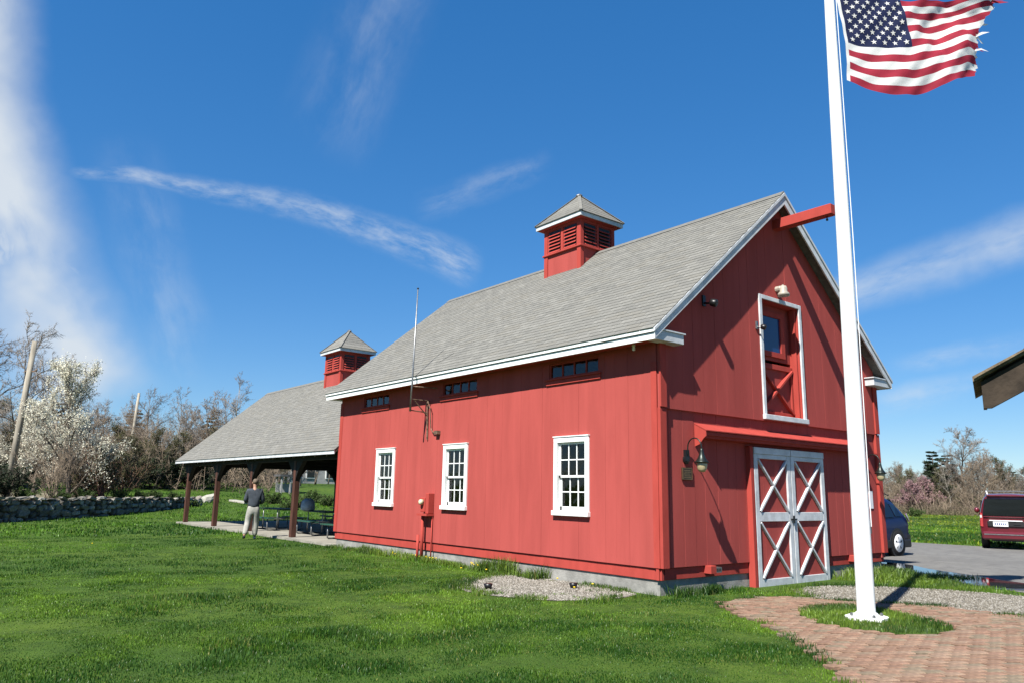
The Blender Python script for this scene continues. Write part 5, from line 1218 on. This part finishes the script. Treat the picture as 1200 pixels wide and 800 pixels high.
for px, d, h in ((300, 52, .8), (322, 50, .7), (350, 48, .9), (368, 52, .8), (384, 50, .7), (338, 46, .5)):
    plant('bush_green', px, d, 'low green bush on the rising grass beyond the pavilion', 'shrub', 'green bushes beyond the pavilion', h=h)
plant('bush_green', 1070, 82, 'low green bush out in the field', 'shrub', h=.8)
# ground spotlights, corner rock
for px, py, lab in ((572, 691, 'small black ground spotlight at the outer end of the gravel bed'), (672, 690, 'small black ground spotlight in the gravel near the barn corner')):
    p = hit(px, py); t = thing('ground_spotlight', lab, 'lamp', tuple(p)); MB().lathe([(.03, -.02), (.03, .03), (.055, .035), (.075, .10), (.07, .105), (.05, .09)], p, 12).build('lamp_head', 'black_metal', t, True); MB().lathe([(.015, -.08), (.015, -.02)], p, 6).build('spike', 'black_metal', t)
p = hit(768, 694); mb = MB().ball((p[0], p[1]-.1, p[2]+.03), (.17, .13, .12), 9, 6); mb.v = [(x+random.uniform(-.015, .015), y+random.uniform(-.015, .015), z+random.uniform(-.01, .01)) for x, y, z in mb.v]
tag(mb.build('corner_rock', 'pale_rock', None, True), 'pale rounded rock at the foot of the barn corner', 'rock')
# ------------------------------------------------------------------ grass, gravel, dandelions
def grass_mat():
    m = bpy.data.materials.new('grass_blade'); m.use_nodes = True; T = NT(m.node_tree); T.n.clear(); out = T.add('ShaderNodeOutputMaterial')
    a = T.add('ShaderNodeAttribute', attribute_name='Col'); b = T.add('ShaderNodeBsdfPrincipled', i_Base_Color=a.outputs['Color'], i_Roughness=.42); b.inputs['Specular IOR Level'].default_value = .4
    t = T.add('ShaderNodeBsdfTranslucent', i_Color=a.outputs['Color']); T.l.new(T.add('ShaderNodeMixShader', i_0=.4, i_1=b.outputs[0], i_2=t.outputs[0]).outputs[0], out.inputs[0]); MAT['grass_blade'] = m
grass_mat()
def in_view(x, y, mx=140, my=60):
    d = np.stack([x, y, np.full_like(x, G0)], 1)-CAM; z = d@FW; px = 600+FPX*(d@RT)/z; py = 400-FPX*(d@UP)/z
    return (z > .5) & (px > -mx) & (px < 1200+mx) & (py < 800+my)
def lawn_mask(x, y):
    bad = inpoly(x, y, PATH) | inpoly(x, y, GRAV) | inpoly(x, y, GIN) & (vnoise(x*4, y*4+9) < .72) | inpoly(x, y, ASPH)
    bad |= (x > -.02) & (x < W+.05) & (y > .0) & (y < L+.1); bad |= (x > -.02) & (x < 7.4) & (y > L-.1) & (y < 26.65)
    bad |= (x > 2.3) & (x < 5.1) & (y > -.5) & (y < .3)
    return ~bad
def blades(name, label, x, y, z, hgt, wid, col, lean=.45, parent_kind='stuff', seg=True):
    n = len(x); az = rng.uniform(0, 2*PI, n); ln = rng.uniform(.1, 1, n)*lean; dx, dy = np.cos(az)*ln*hgt, np.sin(az)*ln*hgt; fa = rng.uniform(0, 2*PI, n); wx, wy = np.cos(fa)*wid/2, np.sin(fa)*wid/2
    b = np.stack([x, y, z], 1); wv_ = np.stack([wx, wy, 0*wx], 1); mid = b+np.stack([dx*.35, dy*.35, hgt*.6], 1); tip = b+np.stack([dx, dy, hgt*(1-.25*ln)], 1)
    if seg:
        vs = np.stack([b-wv_, b+wv_, mid+wv_*.8, mid-wv_*.8, tip], 1).reshape(-1, 3); i = (np.arange(n)*5)[:, None]; fs = np.concatenate([i+[[0, 1, 2]], i+[[0, 2, 3]], i+[[3, 2, 4]]], 1).ravel(); k = 5
        sh = np.array([.6, .6, 1, 1, 1.15])
    else:
        vs = np.stack([b-wv_, b+wv_, tip], 1).reshape(-1, 3); fs = np.arange(n*3); k = 3; sh = np.array([.75, .75, 1.1])
    cc = np.repeat(col, k, 0)*np.tile(sh*0+1, n)[:, None]
    return tag(npmesh(name, vs, fs, 3, 'grass_blade', cols=cc), label, 'grass', kind=parent_kind)
def gcol(x, y, n):
    t = vnoise(x*.35+5, y*.35+1)*.45+vnoise(x*1.1, y*1.1+7)*.35+vnoise(x*3.7+2, y*3.7)*.2; s = vnoise(x*.9+11, y*.9)*.6+vnoise(x*2.9, y*2.9+4)*.4
    a = np.array([.026, .078, .010]); b = np.array([.165, .265, .032]); c = np.array([.26, .25, .085]); bl = np.array([.075, .150, .040])
    col = a+(b-a)*np.clip((t-.37)*3.2+rng.normal(size=n)*.28, 0, 1.25)[:, None]
    clv = (vnoise(x*1.7+21, y*1.7+3) > .68)[:, None]; col = np.where(clv, col*.45+bl*.55*.8, col)
    pale = (rng.random(n) < .09)[:, None]; col = np.where(pale, col*1.7+.035, col)  # random blades lightened to paint in bright glints
    dead = (rng.random(n) < .02+.28*np.clip(s-.60, 0, 1)*2)[:, None]
    return np.where(dead, c*rng.uniform(.6, 1.2, n)[:, None], col)*.74
def ring(r0, r1, dens, hh, ww, seg, name, label, a0=-.72, a1=.72):
    n = int((r1*r1-r0*r0)*(a1-a0)/2*dens); r = np.sqrt(rng.uniform(r0*r0, r1*r1, n)); a = YAW+rng.uniform(a0, a1, n); x = CAM[0]+np.sin(a)*r; y = CAM[1]+np.cos(a)*r
    k = in_view(x, y) & lawn_mask(x, y); cl = vnoise(x*2.2+3, y*2.2); k &= rng.random(n) < .30+.95*cl; x, y = x[k], y[k]; n = len(x); cl = cl[k]
    h = hh*rng.uniform(.55, 1.2, n)*(.5+1.0*cl**1.5)*(.65+.7*vnoise(x*.8, y*.8+2))*(1+.45*(vnoise(x*1.9+8, y*1.9+2) > .74))
    # bank near the wall foot grows longer
    near = (np.abs(x) < .35) & (y > 3.6) & (y < L) | ((y > -.35) & (y < 0) & (x > 0) & (x < W)); h = np.where(near, h*1.7, h)
    blades(name, label, x, y, gz(x, y)-.005, h, ww*rng.uniform(.7, 1.3, n), gcol(x, y, n)*np.array([1.5, 1.22, .75] if 'field' in name else [1.06, 1.20, .85] if r0 < 15 else [.85, 1.08, .65]), seg=seg)
ring(5.6, 10, 4000, .033, .0074, True, 'lawn_grass', 'short green mown grass of the lawn in front of the barn')
ring(10, 16, 2000, .034, .0095, True, 'lawn_grass', 'green lawn grass running up to the barn side wall')
ring(16, 27, 520, .046, .016, False, 'lawn_grass', 'green lawn grass between the barn and the stone wall')
ring(27, 55, 90, .09, .05, False, 'lawn_grass', 'green rough grass beyond the pavilion and stone wall')
ring(28, 100, 18, .085, .11, False, 'field_grass', 'bright green grass of the field beyond the parking road', .28, .78)
def poly_pts(poly, dens):
    P_ = np.array(poly); x0, y0 = P_.min(0); x1, y1 = P_.max(0); n = int((x1-x0)*(y1-y0)*dens); x = rng.uniform(x0, x1, n); y = rng.uniform(y0, y1, n); k = inpoly(x, y, poly); return x[k], y[k]
x, y = poly_pts(ISL, 3200); k = rng.random(len(x)) < .35+.8*vnoise(x*3, y*3); x, y = x[k], y[k]; blades('island_grass', 'short patchy grass in the island round the flagpole foot', x, y, np.full(len(x), G0+.02), .055*rng.uniform(.5, 1.3, len(x)), np.full(len(x), .009), gcol(x, y, len(x)))
# fringe of grass creeping over path edges, tufts at wall feet
def fringe(poly, n, sp, hh, lab):
    P_ = np.array(poly+[poly[0]]); sg_ = np.linalg.norm(np.diff(P_, axis=0), axis=1); c = np.concatenate([[0], np.cumsum(sg_)]); s = rng.uniform(0, c[-1], n); i = np.clip(np.searchsorted(c, s)-1, 0, len(sg_)-1); t = (s-c[i])/sg_[i]
    p = P_[i]+(P_[i+1]-P_[i])*t[:, None]+rng.normal(size=(n, 2))*sp; v = vnoise(p[:, 0]*2.5, p[:, 1]*2.5+5) > .42; p = p[v]; k = in_view(p[:, 0], p[:, 1]); p = p[k]; n = len(p)
    blades('edge_grass', lab, p[:, 0], p[:, 1], np.full(n, G0), hh*rng.uniform(.5, 1.3, n), np.full(n, .009), gcol(p[:, 0], p[:, 1], n))
fringe(PATH, 9000, .05, .07, 'grass creeping over the edge of the brick path'); fringe(GRAV, 9000, .12, .07, 'grass creeping into the edge of the gravel path'); fringe(GPATCH, 9000, .14, .075, 'grass hanging over the edge of the gravel bed')
def tuft_strip(x0, x1, y0, y1, n, h, lab, sp=0):
    x = rng.uniform(x0, x1, n); y = rng.uniform(y0, y1, n); e_ = np.minimum(np.minimum(x-x0, x1-x), np.minimum(y-y0, y1-y)*3)/max(.25*(x1-x0), .05); k = (rng.random(n) < -.35+2.2*vnoise(x*3+1, y*3)) & (rng.random(n) < .25+e_); x, y = x[k], y[k]; n = len(x)
    blades('tall_grass', lab, x, y, np.full(n, G0), h*rng.uniform(.4, 1.2, n)*(.5+vnoise(x*2, y*2)), np.full(n, .012), gcol(x, y, n), .7)
tuft_strip(-.35, .03, 2.6, 4.6, 1800, .26, 'taller grass tufts against the barn wall beside the gravel bed'); tuft_strip(.1, 1.4, -.30, .02, 2600, .20, 'tall grass tufts at the barn corner below the gable')
tuft_strip(-.30, .05, 3.8, 11.4, 9000, .15, 'longer grass along the foot of the barn side wall'); tuft_strip(5.0, 7.5, -.9, .03, 3200, .20, 'tall grass along the gable foot beside the barn doors'); tuft_strip(5.1, 8.2, -1.7, -.6, 3000, .09, 'rough grass verge between gravel path and parking road')
x, y = rng.uniform(5.0, 8.6, 9000), rng.uniform(-2.6, 1.2, 9000); k = ~inpoly(x, y, ASPH) & ~inpoly(x, y, GRAV) & ~((x < W) & (y > 0)); x, y = x[k], y[k]; blades('verge_grass', 'short grass verge beside the puddle', x, y, np.full(len(x), G0), .055*rng.uniform(.5, 1.3, len(x)), np.full(len(x), .010), gcol(x, y, len(x)))
# pebbles
def pebbles(name, lab, poly, dens, s0, s1, z, parent=None):
    x, y = poly_pts(poly, dens); k = in_view(x, y)
    if poly is GPATCH: k &= inpoly(x, y, GIN) & (vnoise(x*2.5, y*2.5) > .12) | (vnoise(x*3.3+4, y*3.3) > .55)
    x, y = x[k], y[k]; n = len(x); s = rng.uniform(s0, s1, n); base = np.array([(1, 0, .1), (-.5, .85, 0), (-.5, -.85, .1), (.1, 0, .8), (0, 0, -.4)])
    rot = rng.uniform(0, 6.28, n); cb = np.stack([np.cos(rot), -np.sin(rot)], 1); sb = np.stack([np.sin(rot), np.cos(rot)], 1); B = base[None]*rng.uniform(.7, 1.3, (n, 5, 1)); X_ = B[..., 0]*cb[:, :1]+B[..., 1]*cb[:, 1:]; Y_ = B[..., 0]*sb[:, :1]+B[..., 1]*sb[:, 1:]
    vs = np.stack([x[:, None]+X_*s[:, None], y[:, None]+Y_*s[:, None], z+B[..., 2]*s[:, None]], -1).reshape(-1, 3); i = (np.arange(n)*5)[:, None]; fs = np.concatenate([i+[[0, 1, 3]], i+[[1, 2, 3]], i+[[2, 0, 3]]], 1).ravel()
    o = npmesh(name, vs, fs, 3, ['pebble%d' % q for q in range(4)], np.repeat(rng.integers(0, 4, n), 3)); tag(o, lab, 'gravel', kind='stuff')
pebbles('gravel_stones', 'pale gravel stones in the bed along the barn side wall', GPATCH, 2300, .009, .026, G0+.010)
pebbles('gravel_stones', 'grey gravel stones on the path before the barn doors', GRAV, 900, .008, .020, G0+.012)
# dandelions
dv, dfc = [], []; mbd = MB()
for px, py, n in ((585, 668, 26), (556, 656, 10), (545, 650, 6), (520, 655, 4), (690, 700, 1), (640, 690, 2), (115, 640, 1)):
    c = hit(px, py)
    for _ in range(n):
        q = c+np.array([random.gauss(0, .35), random.gauss(0, .35), 0]); q[0] = min(q[0], -.1); hgt = random.uniform(.07, .13)
        mbd.lathe([(.004, -.012), (.02, .0), (.016, .008), (.002, .012)], (q[0], q[1], G0+hgt), 7)
tag(mbd.build('dandelions', 'dandelion'), 'scatter of yellow dandelion heads in the grass by the gravel bed', 'flower', kind='stuff')
# remove unused prototypes
for k_, P_ in PROT.items():
    if not P_[1]:
        for c in list(P_[0].children): bpy.data.objects.remove(c)
        bpy.data.objects.remove(P_[0])
